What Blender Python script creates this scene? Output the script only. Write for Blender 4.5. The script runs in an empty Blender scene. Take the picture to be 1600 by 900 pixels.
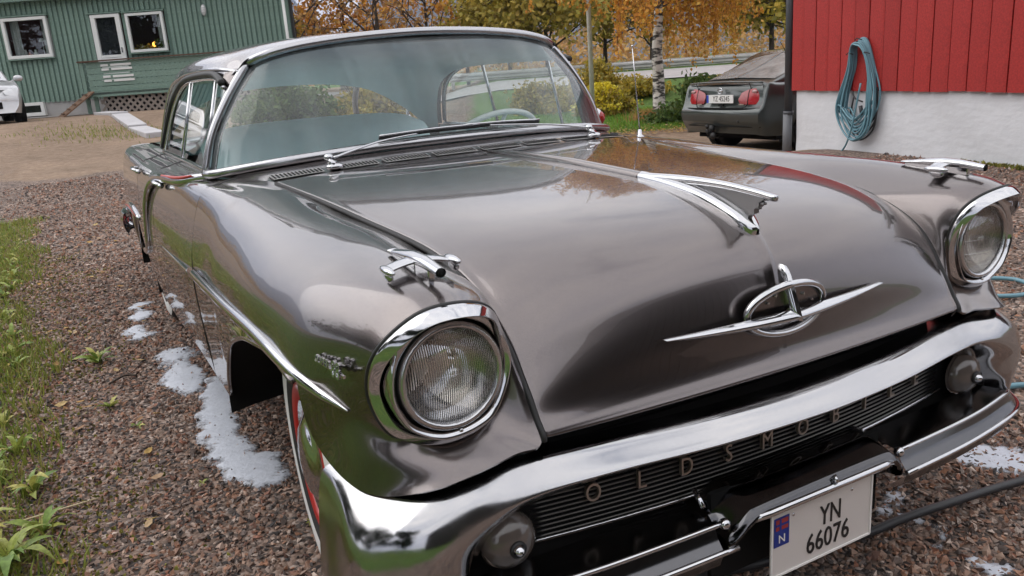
import bpy, bmesh, math, random
import numpy as np
from mathutils import Vector, Matrix
random.seed(7); rng = np.random.default_rng(7)
S = bpy.context.scene; C = S.collection
R = math.radians
# ------------------------------------------------------------------ camera, sky, sun, exposure
cd = bpy.data.cameras.new('camera'); cam = bpy.data.objects.new('camera', cd); C.objects.link(cam)
def cam_matrix(loc, yaw, pitch, roll):
    f = Vector((-math.sin(yaw)*math.cos(pitch), math.cos(yaw)*math.cos(pitch), -math.sin(pitch)))
    r0 = Vector((math.cos(yaw), math.sin(yaw), 0)); d0 = f.cross(r0)
    r = r0*math.cos(roll) + d0*math.sin(roll); d = -r0*math.sin(roll) + d0*math.cos(roll)
    m = Matrix((( r.x, -d.x, -f.x, loc[0]), (r.y, -d.y, -f.y, loc[1]), (r.z, -d.z, -f.z, loc[2]), (0,0,0,1)))
    return m
cam.matrix_world = cam_matrix((-1.2416,-0.9684,1.2853), R(-27.628), R(15.161), R(4.091))
cd.sensor_width = 36; cd.lens = 1270.9/1600*36; cd.clip_end = 20000; cd.clip_start = 0.02
S.camera = cam
SUN_EL, SUN_AZ = R(32), R(302)          # azimuth clockwise from +Y
W = bpy.data.worlds.new('World'); S.world = W; W.use_nodes = True
nt = W.node_tree; nt.nodes.clear()
o = nt.nodes.new('ShaderNodeOutputWorld'); bg = nt.nodes.new('ShaderNodeBackground'); bg.inputs[1].default_value = 0.1
sky = nt.nodes.new('ShaderNodeTexSky'); sky.sky_type = 'NISHITA'; sky.sun_disc = False
sky.sun_elevation = SUN_EL; sky.sun_rotation = SUN_AZ; sky.dust_density = 2.0
tc = nt.nodes.new('ShaderNodeTexCoord')
mp = nt.nodes.new('ShaderNodeMapping'); mp.inputs['Scale'].default_value = (1,1,2.2)
nz = nt.nodes.new('ShaderNodeTexNoise'); nz.inputs['Scale'].default_value = 2.1; nz.inputs['Detail'].default_value = 7; nz.inputs['Roughness'].default_value = .55
rp = nt.nodes.new('ShaderNodeValToRGB'); rp.color_ramp.elements[0].position = .22; rp.color_ramp.elements[1].position = .42
nz2 = nt.nodes.new('ShaderNodeTexNoise'); nz2.inputs['Scale'].default_value = 3.3; nz2.inputs['Detail'].default_value = 6
rp2 = nt.nodes.new('ShaderNodeValToRGB')
rp2.color_ramp.elements[0].position=.25; rp2.color_ramp.elements[0].color = (6.2,6.3,6.8,1)
rp2.color_ramp.elements[1].position=.7; rp2.color_ramp.elements[1].color = (9.4,9.1,8.9,1)
mx = nt.nodes.new('ShaderNodeMixRGB')
L = nt.links.new
L(tc.outputs['Generated'], mp.inputs[0]); L(mp.outputs[0], nz.inputs[0]); L(mp.outputs[0], nz2.inputs[0])
L(nz.outputs[0], rp.inputs[0]); L(nz2.outputs[0], rp2.inputs[0])
L(rp.outputs[0], mx.inputs[0]); L(sky.outputs[0], mx.inputs[1]); L(rp2.outputs[0], mx.inputs[2])
L(mx.outputs[0], bg.inputs[0]); L(bg.outputs[0], o.inputs[0])
sd = bpy.data.lights.new('sun','SUN'); sd.energy = 1.0; sd.angle = R(75); sd.color = (1,.97,.93)
sun = bpy.data.objects.new('sun', sd); C.objects.link(sun)
sdir = Vector((math.sin(SUN_AZ)*math.cos(SUN_EL), math.cos(SUN_AZ)*math.cos(SUN_EL), math.sin(SUN_EL)))
sun.rotation_euler = sdir.to_track_quat('Z','Y').to_euler()
sun.location = sdir*30
S.view_settings.view_transform = 'Standard'; S.view_settings.look = 'None'; S.view_settings.gamma = 1
S.view_settings.exposure = 1.05
S.cycles.max_bounces = 8; S.cycles.transparent_max_bounces = 24; S.cycles.sample_clamp_indirect = 6
# ------------------------------------------------------------------ helpers
def lin(h):
    h = h.lstrip('#'); v = [int(h[i:i+2],16)/255 for i in (0,2,4)]
    return tuple(((c/12.92) if c <= .04045 else ((c+.055)/1.055)**2.4) for c in v)+(1,)
MATS = {}
def mat(name, col, rough=.5, metal=0, coat=0, bump=None, var=None, spec=.5, ctint=None, coatr=.03):
    """principled; bump=(scale,strength,detail[,stretch]), var=(scale,amount[,stretch]) colour variation, island=True via 'isl'"""
    if name in MATS: return MATS[name]
    m = bpy.data.materials.new(name); m.use_nodes = True; n = m.node_tree.nodes; l = m.node_tree.links.new
    b = n['Principled BSDF']; b.inputs['Base Color'].default_value = col; b.inputs['Roughness'].default_value = rough
    b.inputs['Metallic'].default_value = metal; b.inputs['Coat Weight'].default_value = coat; b.inputs['Coat Roughness'].default_value = coatr
    b.inputs['Specular IOR Level'].default_value = spec
    t = n.new('ShaderNodeTexCoord')
    if var:
        mpn = n.new('ShaderNodeMapping'); mpn.inputs['Scale'].default_value = var[2] if len(var)>2 else (1,1,1)
        nn = n.new('ShaderNodeTexNoise'); nn.inputs['Scale'].default_value = var[0]; nn.inputs['Detail'].default_value = 6; nn.inputs['Roughness'].default_value = .65
        rr = n.new('ShaderNodeMapRange'); rr.inputs[1].default_value=.3; rr.inputs[2].default_value=.7; rr.inputs[3].default_value = 1-var[1]; rr.inputs[4].default_value = 1+var[1]
        mm = n.new('ShaderNodeMixRGB'); mm.blend_type='MULTIPLY'; mm.inputs[0].default_value=1; mm.inputs[1].default_value = col
        l(t.outputs['Object'], mpn.inputs[0]); l(mpn.outputs[0], nn.inputs[0]); l(nn.outputs[0], rr.inputs[0]); l(rr.outputs[0], mm.inputs[2]); l(mm.outputs[0], b.inputs['Base Color'])
    if bump:
        mpn = n.new('ShaderNodeMapping'); mpn.inputs['Scale'].default_value = bump[3] if len(bump)>3 else (1,1,1)
        nn = n.new('ShaderNodeTexNoise'); nn.inputs['Scale'].default_value = bump[0]; nn.inputs['Detail'].default_value = bump[2]
        bb = n.new('ShaderNodeBump'); bb.inputs['Strength'].default_value = bump[1]; bb.inputs['Distance'].default_value = .01
        l(t.outputs['Object'], mpn.inputs[0]); l(mpn.outputs[0], nn.inputs[0]); l(nn.outputs[0], bb.inputs['Height']); l(bb.outputs[0], b.inputs['Normal'])
    MATS[name] = m
    return m
def island_mat(name, cols, rough=.7, trans=0, bump=None, spec=.4):
    """colour picked per mesh island / per object from a ramp"""
    if name in MATS: return MATS[name]
    m = bpy.data.materials.new(name); m.use_nodes = True; n = m.node_tree.nodes; l = m.node_tree.links.new
    b = n['Principled BSDF']; b.inputs['Roughness'].default_value = rough; b.inputs['Specular IOR Level'].default_value = spec
    g = n.new('ShaderNodeNewGeometry'); r = n.new('ShaderNodeValToRGB')
    oi = n.new('ShaderNodeObjectInfo'); ad = n.new('ShaderNodeMath'); ad.operation='ADD'; fr = n.new('ShaderNodeMath'); fr.operation='FRACT'
    l(g.outputs['Random Per Island'], ad.inputs[0]); l(oi.outputs['Random'], ad.inputs[1]); l(ad.outputs[0], fr.inputs[0])
    r.color_ramp.interpolation = 'LINEAR'
    e = r.color_ramp.elements
    while len(e) < len(cols): e.new(.5)
    for i, c in enumerate(cols): e[i].position = i/(len(cols)-1); e[i].color = c
    l(fr.outputs[0], r.inputs[0])
    t = n.new('ShaderNodeTexCoord'); nn = n.new('ShaderNodeTexNoise'); nn.inputs['Scale'].default_value = 60; nn.inputs['Detail'].default_value=4
    rr = n.new('ShaderNodeMapRange'); rr.inputs[1].default_value=.3; rr.inputs[2].default_value=.7; rr.inputs[3].default_value=.72; rr.inputs[4].default_value=1.25
    mm = n.new('ShaderNodeMixRGB'); mm.blend_type='MULTIPLY'; mm.inputs[0].default_value=1
    l(t.outputs['Object'], nn.inputs[0]); l(nn.outputs[0], rr.inputs[0]); l(r.outputs[0], mm.inputs[1]); l(rr.outputs[0], mm.inputs[2]); l(mm.outputs[0], b.inputs['Base Color'])
    if trans:
        tr = n.new('ShaderNodeBsdfTranslucent'); ms = n.new('ShaderNodeMixShader'); ms.inputs[0].default_value = trans
        l(mm.outputs[0], tr.inputs[0]); l(b.outputs[0], ms.inputs[1]); l(tr.outputs[0], ms.inputs[2]); l(ms.outputs[0], n['Material Output'].inputs[0])
    MATS[name] = m
    return m
def glass_mat(name, tint=(.86,.95,.93,1), rough=0.0, base=.04, dirt=0.0):  # dirt sets a pale streaky veil painted in for reflected sky
    if name in MATS: return MATS[name]
    m = bpy.data.materials.new(name); m.use_nodes = True; n = m.node_tree.nodes; l = m.node_tree.links.new
    n.remove(n['Principled BSDF'])
    tr = n.new('ShaderNodeBsdfTransparent'); tr.inputs[0].default_value = tint
    gl = n.new('ShaderNodeBsdfGlossy'); gl.inputs['Roughness'].default_value = rough; gl.inputs[0].default_value=(1,1,1,1)
    fr = n.new('ShaderNodeFresnel'); fr.inputs[0].default_value = 1.5
    gb = n.new('ShaderNodeNewGeometry'); io = n.new('ShaderNodeMath'); io.operation='MULTIPLY_ADD'; io.inputs[1].default_value=-.83333; io.inputs[2].default_value=1.5
    l(gb.outputs['Backfacing'], io.inputs[0]); l(io.outputs[0], fr.inputs[0])
    ad = n.new('ShaderNodeMath'); ad.operation='MULTIPLY_ADD'; ad.inputs[1].default_value = 1.15; ad.inputs[2].default_value = base-.04; ad.use_clamp = True
    ms = n.new('ShaderNodeMixShader')
    l(fr.outputs[0], ad.inputs[0]); l(ad.outputs[0], ms.inputs[0]); l(tr.outputs[0], ms.inputs[1]); l(gl.outputs[0], ms.inputs[2])
    out = ms
    if dirt:  # milky diffuse streaks imitate the sky's reflection on the windshield
        df = n.new('ShaderNodeBsdfDiffuse'); df.inputs[0].default_value = (.62,.70,.72,1)
        t = n.new('ShaderNodeTexCoord'); mpn = n.new('ShaderNodeMapping'); mpn.inputs['Scale'].default_value=(9,1,.8); mpn.inputs['Rotation'].default_value=(0,R(12),0)
        nn = n.new('ShaderNodeTexNoise'); nn.inputs['Scale'].default_value=1.6; nn.inputs['Detail'].default_value=3
        rr = n.new('ShaderNodeMapRange'); rr.inputs[1].default_value=.4; rr.inputs[2].default_value=.75; rr.inputs[3].default_value=dirt*.55; rr.inputs[4].default_value=dirt*1.9
        m2 = n.new('ShaderNodeMixShader')
        l(t.outputs['Object'], mpn.inputs[0]); l(mpn.outputs[0], nn.inputs[0]); l(nn.outputs[0], rr.inputs[0]); l(rr.outputs[0], m2.inputs[0]); l(ms.outputs[0], m2.inputs[1]); l(df.outputs[0], m2.inputs[2]); out = m2
    l(out.outputs[0], n['Material Output'].inputs[0])
    MATS[name] = m
    return m

def tag(ob, label=None, cat=None, group=None, kind=None):
    if label: ob['label'] = label
    if cat: ob['category'] = cat
    if group: ob['group'] = group
    if kind: ob['kind'] = kind
    return ob
def empty(name, loc=(0,0,0), rz=0, **k):
    e = bpy.data.objects.new(name, None); C.objects.link(e); e.location = loc; e.rotation_euler = (0,0,rz); e.empty_display_size = .2
    e['_w'] = 1; del e['_w']
    tag(e, **k); return e
def wm(o):
    m = o.matrix_basis.copy()
    if o.parent: m = wm(o.parent) @ o.matrix_parent_inverse @ m
    return m
def put(ob, parent, local=False):
    """parent; local=False keeps world placement of the vertices"""
    if parent is not None:
        ob.parent = parent
        if not local: ob.matrix_parent_inverse = wm(parent).inverted()
    return ob
def mesh(name, v, f, m=None, parent=None, smooth=True, local=False, mats=None, mi=None):
    me = bpy.data.meshes.new(name); me.from_pydata([tuple(map(float,p)) for p in v], [], [tuple(int(i) for i in q) for q in f])
    if smooth: me.shade_smooth()
    if m: me.materials.append(m)
    if mats:
        for q in mats: me.materials.append(q)
        if mi is not None: me.polygons.foreach_set('material_index', mi)
    ob = bpy.data.objects.new(name, me); C.objects.link(ob)
    return put(ob, parent, local)
def fastmesh(name, V, F, m=None, parent=None, smooth=False, local=False):
    """V (n,3), F (k,c) arrays all faces same size"""
    V = np.asarray(V, np.float32); F = np.asarray(F, np.int32); k, c = F.shape
    me = bpy.data.meshes.new(name)
    me.vertices.add(len(V)); me.vertices.foreach_set('co', V.ravel())
    me.loops.add(k*c); me.loops.foreach_set('vertex_index', F.ravel())
    me.polygons.add(k); me.polygons.foreach_set('loop_start', np.arange(0,k*c,c,dtype=np.int32))
    me.polygons.foreach_set('use_smooth', np.full(k, smooth))
    me.update(calc_edges=True)
    if m: me.materials.append(m)
    ob = bpy.data.objects.new(name, me); C.objects.link(ob)
    return put(ob, parent, local)
def cr(P, n, closed=False):
    """Catmull-Rom through P (k,d) with n samples per span"""
    P = np.asarray(P, float)
    if closed: Q = np.vstack([P[-1:], P, P[:2]])
    else: Q = np.vstack([2*P[:1]-P[1:2], P, 2*P[-1:]-P[-2:-1]])
    t = (np.arange(n)/n)[:,None]; out = []
    for i in range(1, len(Q)-2):
        a,b,c,d = Q[i-1],Q[i],Q[i+1],Q[i+2]
        out.append(.5*((2*b)+(-a+c)*t+(2*a-5*b+4*c-d)*t**2+(-a+3*b-3*c+d)*t**3))
    if not closed: out.append(P[-1:])
    return np.vstack(out)
def crgrid(G, nu, nv, closed_u=False, closed_v=False):
    """G (R,M,3) -> dense grid"""
    G = np.asarray(G, float); Rn, M, _ = G.shape
    A = np.stack([cr(G[i], nv, closed_v) for i in range(Rn)])
    B = cr(A.reshape(Rn,-1), nu, closed_u)
    return B.reshape(B.shape[0], A.shape[1], 3)
def gridmesh(D, closed_u=False, closed_v=False, flip=False):
    r, c, _ = D.shape; V = D.reshape(-1,3); F = []
    for i in range(r if closed_u else r-1):
        for j in range(c if closed_v else c-1):
            i2=(i+1)%r; j2=(j+1)%c
            q=(i*c+j, i*c+j2, i2*c+j2, i2*c+j)
            F.append(q[::-1] if flip else q)
    return V, F
def surf(name, G, nu, nv, m, parent, side=1, flip=False, closed_u=False, closed_v=False):
    D = crgrid(G, nu, nv, closed_u, closed_v)
    if side < 0: D = D*np.array([-1,1,1])
    V, F = gridmesh(D, closed_u, closed_v, flip ^ (side<0))
    return mesh(name, V, F, m, parent)
class MB:
    def __init__(s): s.v=[]; s.f=[]
    def add(s, V, F):
        k=len(s.v); s.v += [tuple(p) for p in V]; s.f += [tuple(i+k for i in q) for q in F]; return s
    def box(s, c, d, rot=None):
        x,y,z = (a/2 for a in d)
        P=[Vector((sx*x,sy*y,sz*z)) for sx in (-1,1) for sy in (-1,1) for sz in (-1,1)]
        if rot is not None: P=[rot@p for p in P]
        P=[p+Vector(c) for p in P]
        return s.add(P, [(0,1,3,2),(4,6,7,5),(0,4,5,1),(2,3,7,6),(0,2,6,4),(1,5,7,3)])
    def bar(s, a, b, w, h, up=(0,0,1)):
        a=Vector(a); b=Vector(b); d=(b-a); x=d.normalized(); z=Vector(up); y=z.cross(x).normalized(); z=x.cross(y)
        rot=Matrix((x,y,z)).transposed()
        return s.box((a+b)/2, (d.length,w,h), rot)
    def tube(s, P, r, n=8, cap=True, closed=False, flat=1.0, up=None):
        V,F = tube_geo(P,r,n,cap,closed,flat,up); return s.add(V,F)
    def lathe(s, prof, n, origin=(0,0,0), rot=None):
        V=[];F=[];k=len(prof)
        for i in range(n):
            a=2*math.pi*i/n
            for (r,z) in prof: 
                p=Vector((r*math.cos(a), r*math.sin(a), z))
                if rot is not None: p=rot@p
                V.append(p+Vector(origin))
        for i in range(n):
            for j in range(k-1):
                a=i*k+j; b=((i+1)%n)*k+j; F.append((a,b,b+1,a+1))
        return s.add(V,F)
    def ell(s, c, r, nu=10, nv=8, rot=None):
        V=[];F=[]
        for i in range(nv+1):
            t=math.pi*i/nv
            for j in range(nu):
                p=2*math.pi*j/nu; q=Vector((r[0]*math.sin(t)*math.cos(p), r[1]*math.sin(t)*math.sin(p), r[2]*math.cos(t)))
                if rot is not None: q=rot@q
                V.append(q+Vector(c))
        for i in range(nv):
            for j in range(nu): F.append((i*nu+j,(i+1)*nu+j,(i+1)*nu+(j+1)%nu,i*nu+(j+1)%nu))
        return s.add(V,F)
    def build(s, name, m, parent=None, smooth=False, local=False, bevel=0, side=1):
        V=s.v; F=s.f
        if side<0: V=[(-p[0],p[1],p[2]) for p in V]; F=[q[::-1] for q in F]
        ob = mesh(name, V, F, m, parent, smooth, local)
        if bevel:
            b=ob.modifiers.new('bevel','BEVEL'); b.width=bevel; b.segments=2; b.limit_method='ANGLE'
        return ob
def tube_geo(P, r, n=8, cap=True, closed=False, flat=1.0, up=None):
    P=np.asarray(P,float); k=len(P)
    rad=np.full(k,r) if np.isscalar(r) else np.asarray(r,float)
    T=np.zeros_like(P)
    if closed: T=np.roll(P,-1,0)-np.roll(P,1,0)
    else: T[1:-1]=P[2:]-P[:-2]; T[0]=P[1]-P[0]; T[-1]=P[-1]-P[-2]
    T/= (np.linalg.norm(T,axis=1)[:,None]+1e-12)
    u=np.array(up if up is not None else (0,0,1.)); 
    if up is None and abs(T[0]@u)>.9: u=np.array((1.,0,0))
    V=[];F=[]; N=u-T[0]*(u@T[0]); N/=np.linalg.norm(N)
    for i in range(k):
        if up is not None: N=np.array(up)-T[i]*(np.array(up)@T[i])
        else: N=N-T[i]*(N@T[i])
        N/=np.linalg.norm(N)+1e-12; B=np.cross(T[i],N)
        for j in range(n):
            a=2*math.pi*(j+.5)/n; V.append(P[i]+rad[i]*(math.cos(a)*N*flat+math.sin(a)*B))
    for i in range(k if closed else k-1):
        i2=(i+1)%k
        for j in range(n): F.append((i*n+j,i*n+(j+1)%n,i2*n+(j+1)%n,i2*n+j))
    if cap and not closed:
        F.append(tuple(range(n))[::-1]); F.append(tuple((k-1)*n+j for j in range(n)))
    return V,F
def text_mesh(name, body, size, m, parent, M, extrude=.001, shear=0, sx=1, align='CENTER', local=False):
    cu=bpy.data.curves.new(name,'FONT'); cu.body=body; cu.size=size; cu.extrude=extrude; cu.align_x=align; cu.align_y='CENTER'; cu.shear=shear; cu.resolution_u=3
    t=bpy.data.objects.new(name,cu); C.objects.link(t)
    dg=bpy.context.evaluated_depsgraph_get(); me=bpy.data.meshes.new_from_object(t.evaluated_get(dg))
    bpy.data.objects.remove(t); me.name=name
    me.transform(Matrix.Diagonal((sx,1,1,1))); me.transform(M); me.materials.clear(); me.materials.append(m)
    ob=bpy.data.objects.new(name,me); C.objects.link(ob); return put(ob,parent,local)
def copy_tree(o, parent=None):
    c=o.copy(); C.objects.link(c)
    if parent: c.parent=parent
    for ch in list(o.children): copy_tree(ch,c)
    return c
def ss(a,b,x):
    t=np.clip((np.asarray(x,float)-a)/(b-a),0,1); return t*t*(3-2*t)
# camera-free frame of the yard: house facade runs along RH, depth along FH
FH=np.array([0.46372,0.88598,0]); RH=np.array([0.88598,-0.46372,0]); O0=np.array([-1.2416,-0.9684,0])
def P3(l,d,z=0): return O0+RH*l+FH*d+np.array([0,0,z])
def terr(x,y):
    x=np.asarray(x,float); y=np.asarray(y,float)
    d=(x-O0[0])*FH[0]+(y-O0[1])*FH[1]; l=(x-O0[0])*RH[0]+(y-O0[1])*RH[1]
    end=19.0+6.0*ss(-11,-7,l)
    up=.82*np.clip((d-10.5)/(end-10.5),0,1)
    up=up*(1-ss(-5.5,-1.5,l))
    dip=-.128*ss(9.5,11.3,d)*(1-ss(14,16.5,d))*ss(1,3,l)
    mound=.079*ss(4.6,6.0,x)*(1-ss(6.4,7.2,y+0*x))*ss(-4,0,y)
    road=(.58*ss(22.5,26,d)+.24*ss(25.5,31.5,d))*ss(-4,0,l)
    return up+dip+mound+road
# ------------------------------------------------------------------ car materials
def paint_mat(name, base, metal=1.0, rough=.26, flake=.12):
    m = mat(name, base, rough, metal, 1.0, None, None, .5, None, .02)
    n = m.node_tree.nodes; l = m.node_tree.links.new; b = n['Principled BSDF']
    t = n.new('ShaderNodeTexCoord'); v = n.new('ShaderNodeTexNoise'); v.inputs['Scale'].default_value=700; v.inputs['Detail'].default_value=2
    rr = n.new('ShaderNodeMapRange'); rr.inputs[1].default_value=.3; rr.inputs[2].default_value=.7; rr.inputs[3].default_value=1-flake; rr.inputs[4].default_value=1+flake
    mm = n.new('ShaderNodeMixRGB'); mm.blend_type='MULTIPLY'; mm.inputs[0].default_value=1; mm.inputs[1].default_value=base
    l(t.outputs['Object'], v.inputs[0]); l(v.outputs[0], rr.inputs[0]); l(rr.outputs[0], mm.inputs[2]); l(mm.outputs[0], b.inputs['Base Color'])
    w = n.new('ShaderNodeTexNoise'); w.inputs['Scale'].default_value=3.0; w.inputs['Detail'].default_value=2
    bp = n.new('ShaderNodeBump'); bp.inputs['Strength'].default_value=.008; bp.inputs['Distance'].default_value=.05
    l(t.outputs['Object'], w.inputs[0]); l(w.outputs[0], bp.inputs['Height']); l(bp.outputs[0], b.inputs['Coat Normal']); l(bp.outputs[0], b.inputs['Normal'])
    return m
PAINT = paint_mat('bronze grey paint', (.158,.138,.135,1))
CHROME = mat('chrome', (.56,.565,.58,1), .07, 1)
SATIN = mat('satin stainless', (.46,.46,.475,1), .24, 1)
CHROMED = mat('dulled chrome', (.55,.55,.56,1), .22, 1, bump=(90,.12,6), var=(16,.15))
def old_chrome():
    m = mat('weathered chrome', (.45,.45,.46,1), .12, 1)
    n=m.node_tree.nodes; l=m.node_tree.links.new; b=n['Principled BSDF']
    t=n.new('ShaderNodeTexCoord'); a=n.new('ShaderNodeTexNoise'); a.inputs['Scale'].default_value=7; a.inputs['Detail'].default_value=9; a.inputs['Roughness'].default_value=.75
    r=n.new('ShaderNodeMapRange'); r.inputs[1].default_value=.35; r.inputs[2].default_value=.7; r.inputs[3].default_value=.05; r.inputs[4].default_value=.28
    l(t.outputs['Object'],a.inputs[0]); l(a.outputs[0],r.inputs[0]); l(r.outputs[0],b.inputs['Roughness'])
    p=n.new('ShaderNodeTexVoronoi'); p.inputs['Scale'].default_value=300
    q=n.new('ShaderNodeMapRange'); q.inputs[1].default_value=.02; q.inputs[2].default_value=.16; q.inputs[3].default_value=.45; q.inputs[4].default_value=1
    mm=n.new('ShaderNodeMixRGB'); mm.blend_type='MULTIPLY'; mm.inputs[0].default_value=.8; mm.inputs[1].default_value=(.45,.45,.46,1)
    l(t.outputs['Object'],p.inputs[0]); l(p.outputs['Distance'],q.inputs[0]); l(q.outputs[0],mm.inputs[2]); l(mm.outputs[0],b.inputs['Base Color'])
    bp=n.new('ShaderNodeBump'); bp.inputs['Strength'].default_value=.05; bp.inputs['Distance'].default_value=.004
    a2=n.new('ShaderNodeTexNoise'); a2.inputs['Scale'].default_value=38; a2.inputs['Detail'].default_value=6
    l(t.outputs['Object'],a2.inputs[0]); l(a2.outputs[0],bp.inputs['Height']); l(bp.outputs[0],b.inputs['Normal'])
    return m
OLDCH = old_chrome()
BLACK = mat('black rubber', (.012,.012,.012,1), .55)
DARK = mat('dark cavity', (.006,.006,.006,1), .8, spec=.2)
GLOSSBLACK = mat('gloss black enamel', (.008,.008,.009,1), .12, 0, .5)
TYRE = mat('tyre rubber', (.016,.016,.016,1), .75, bump=(60,.2,3))
WHITEWALL = mat('whitewall', (.72,.72,.70,1), .5, var=(9,.08))
REDRIM = mat('red rim', (.42,.012,.012,1), .3, coat=.6)
SEAT = mat('teal seat cloth', (.70,.86,.87,1), .85, bump=(220,.15,3), var=(5,.06))
SEATD = mat('teal door card', (.34,.52,.54,1), .7, var=(5,.06))
LINER = mat('grey green headliner', (.50,.60,.62,1), .9, var=(4,.06))
WGLASS = glass_mat('windshield glass', (.95,.985,.985,1), .0, .04, .08)
SGLASS = glass_mat('side glass', (.90,.98,.965,1), 0.0, .04)
CLEAR = glass_mat('lamp glass', (.93,.93,.9,1), 0.01, .05)
WHITEP = mat('ivory plastic', (.62,.66,.62,1), .35, coat=.3)
REDSTRIPE = mat('red stripe enamel', (.45,.03,.02,1), .4)
SILV = mat('bright reflector', (.55,.52,.49,1), .12, 1)

car = empty('vintage_car', (0,2.6,0), label='large bronze grey metallic 1950s hardtop car with chrome bumper parked on gravel', cat='car')
def both(fn):
    for s in (-1,1): fn(s)
# ------------------------------------------------------------------ hood
HE=[(.69,1.60,.992),(.655,1.25,.972),(.63,.95,.951),(.606,.66,.929),(.601,.50,.904),(.599,.40,.872),(.597,.33,.832),(.592,.285,.785),(.590,.255,.74),(.588,.232,.705),(.587,.215,.675),(.586,.203,.658),(.585,.197,.648),(.585,.197,.640),(.585,.22,.63)]
HC=[(1.515,1.013),(1.2,1.015),(.9,1.009),(.65,.998),(.48,.981),(.36,.953),(.285,.915),(.243,.868),(.222,.815),(.210,.762),(.202,.71),(.195,.672),(.183,.650),(.178,.637),(.20,.622)]
TT=[0,.012,.03,.1,.22,.36,.5,.64,.77,.87,.94,.98,1]
def hood_rows(full=True):
    G=[]
    for k,(e,c) in enumerate(zip(HE,HC)):
        row=[]
        cre=.0022 if 4<=k<=9 else 0
        for t in TT:
            s=.40*t*t+.60*t**5.5
            if k>=10: s=t*t
            x=t*(e[0]); y=c[0]+(e[1]-c[0])*t*t; z=c[1]+(e[2]-c[1])*s
            if t<.031: y-=cre*(1-t/.031)*(1 if k>5 else .4); z+=cre*(1-t/.031)*(1 if k<8 else .2)
            row.append((x,y,z))
        row.append((e[0]-.003,e[1]+.012,e[2]-.02))
        G.append(row)
    if full: G=[[(-p[0],p[1],p[2]) for p in r[:0:-1]]+r for r in G]
    return G
hood=surf('hood', hood_rows(), 5, 4, PAINT, car)
for s_ in (-1,1):
    P=cr(np.array([(s_*(e[0]+.0045),e[1]-.001*(k>5),e[2]-.004) for k,e in enumerate(HE[:14])]),5); mb=MB(); mb.tube(P,.0062,6); mb.build('hood_gap_shade',BLACK,hood,True)  # black tube draws the shade in the gap beside the hood
# raised strip along the hood centre
rid=[]
for y,z,w in [(1.50,1.014,.003),(1.36,1.019,.007),(1.2,1.021,.010),(1.0,1.019,.012),(.84,1.013,.0135),(.668,1.005,.0145)]:
    rid.append([(-w-.003,y,z-.012),(-w,y,z+.002),(-w*.5,y,z+.008),(w*.5,y,z+.008),(w,y,z+.002),(w+.003,y,z-.012)])
rid=[rid[0]]+rid+[[(p[0]*.98,p[1]-.002,p[2]-.004) for p in rid[-1]]]
surf('hood_ridge', rid, 4, 2, PAINT, hood)
# dart ornament
dart=empty('hood_dart',(0,.5,1.0)); put(dart,car)
# upper fin (tail rises clear of the hood toward the front), lower keel follows the hood
fin=[]
for y,zb,zt,w in [(.664,1.0,1.012,.0145),(.60,1.0,1.014,.0165),(.52,1.0,1.0165,.0165),(.44,1.003,1.0165,.015),(.36,1.002,1.0135,.013),(.28,.996,1.006,.0105),(.235,.990,1.000,.009),(.222,.990,.998,.006)]:
    fin.append([(-w*.6,y,zb-.004),(-w,y,(zb+zt)/2-.001),(-w*.55,y,zt),(w*.55,y,zt),(w,y,(zb+zt)/2-.001),(w*.6,y,zb-.004)])
D=crgrid(fin,5,3,closed_v=True); V,F=gridmesh(D,closed_v=True); F.append(tuple(range((D.shape[0]-1)*D.shape[1],D.shape[0]*D.shape[1])))
mesh('dart_fin',V,F,CHROME,dart)
keel=[]
for y,z,w in [(.664,1.002,.016),(.58,.999,.022),(.50,.992,.027),(.43,.981,.030),(.37,.965,.031),(.32,.946,.029),(.295,.930,.023),(.280,.918,.013),(.274,.910,.004)]:
    keel.append([(-w,y,z-.010),(-w*.96,y-.002,z+.003),(-w*.5,y-.004,z+.011),(0,y-.005,z+.013),(w*.5,y-.004,z+.011),(w*.96,y-.002,z+.003),(w,y,z-.010)])
surf('dart_keel',keel,5,3,CHROME,dart)
web=[(.56,1.004),(.245,.995),(.252,.985),(.263,.979),(.263,.970),(.276,.964),(.276,.955),(.29,.949),(.302,.935),(.36,.958),(.43,.982)]
V=[(x,y,z) for x in (-.007,.007) for y,z in web]; n_=len(web); F=[tuple(range(n_)),tuple(range(n_,2*n_))[::-1]]+[(i,n_+i,n_+(i+1)%n_,(i+1)%n_) for i in range(n_)]
mesh('dart_web',V,F,mat('dart web steel',(.22,.22,.225,1),.3,1),dart,False)
for k in range(5):
    y0=.33+.0*k; z0=.992-.0105*k
    y1=.238+.013*k
    mb=MB(); mb.bar((0,.40-.016*k,z0-.002),(0,y1,z0-.004),.010-.001*k,.006); mb.build('dart_rib',mat('dart web steel',(.22,.22,.225,1),.3,1),dart,bevel=.0015)
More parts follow.
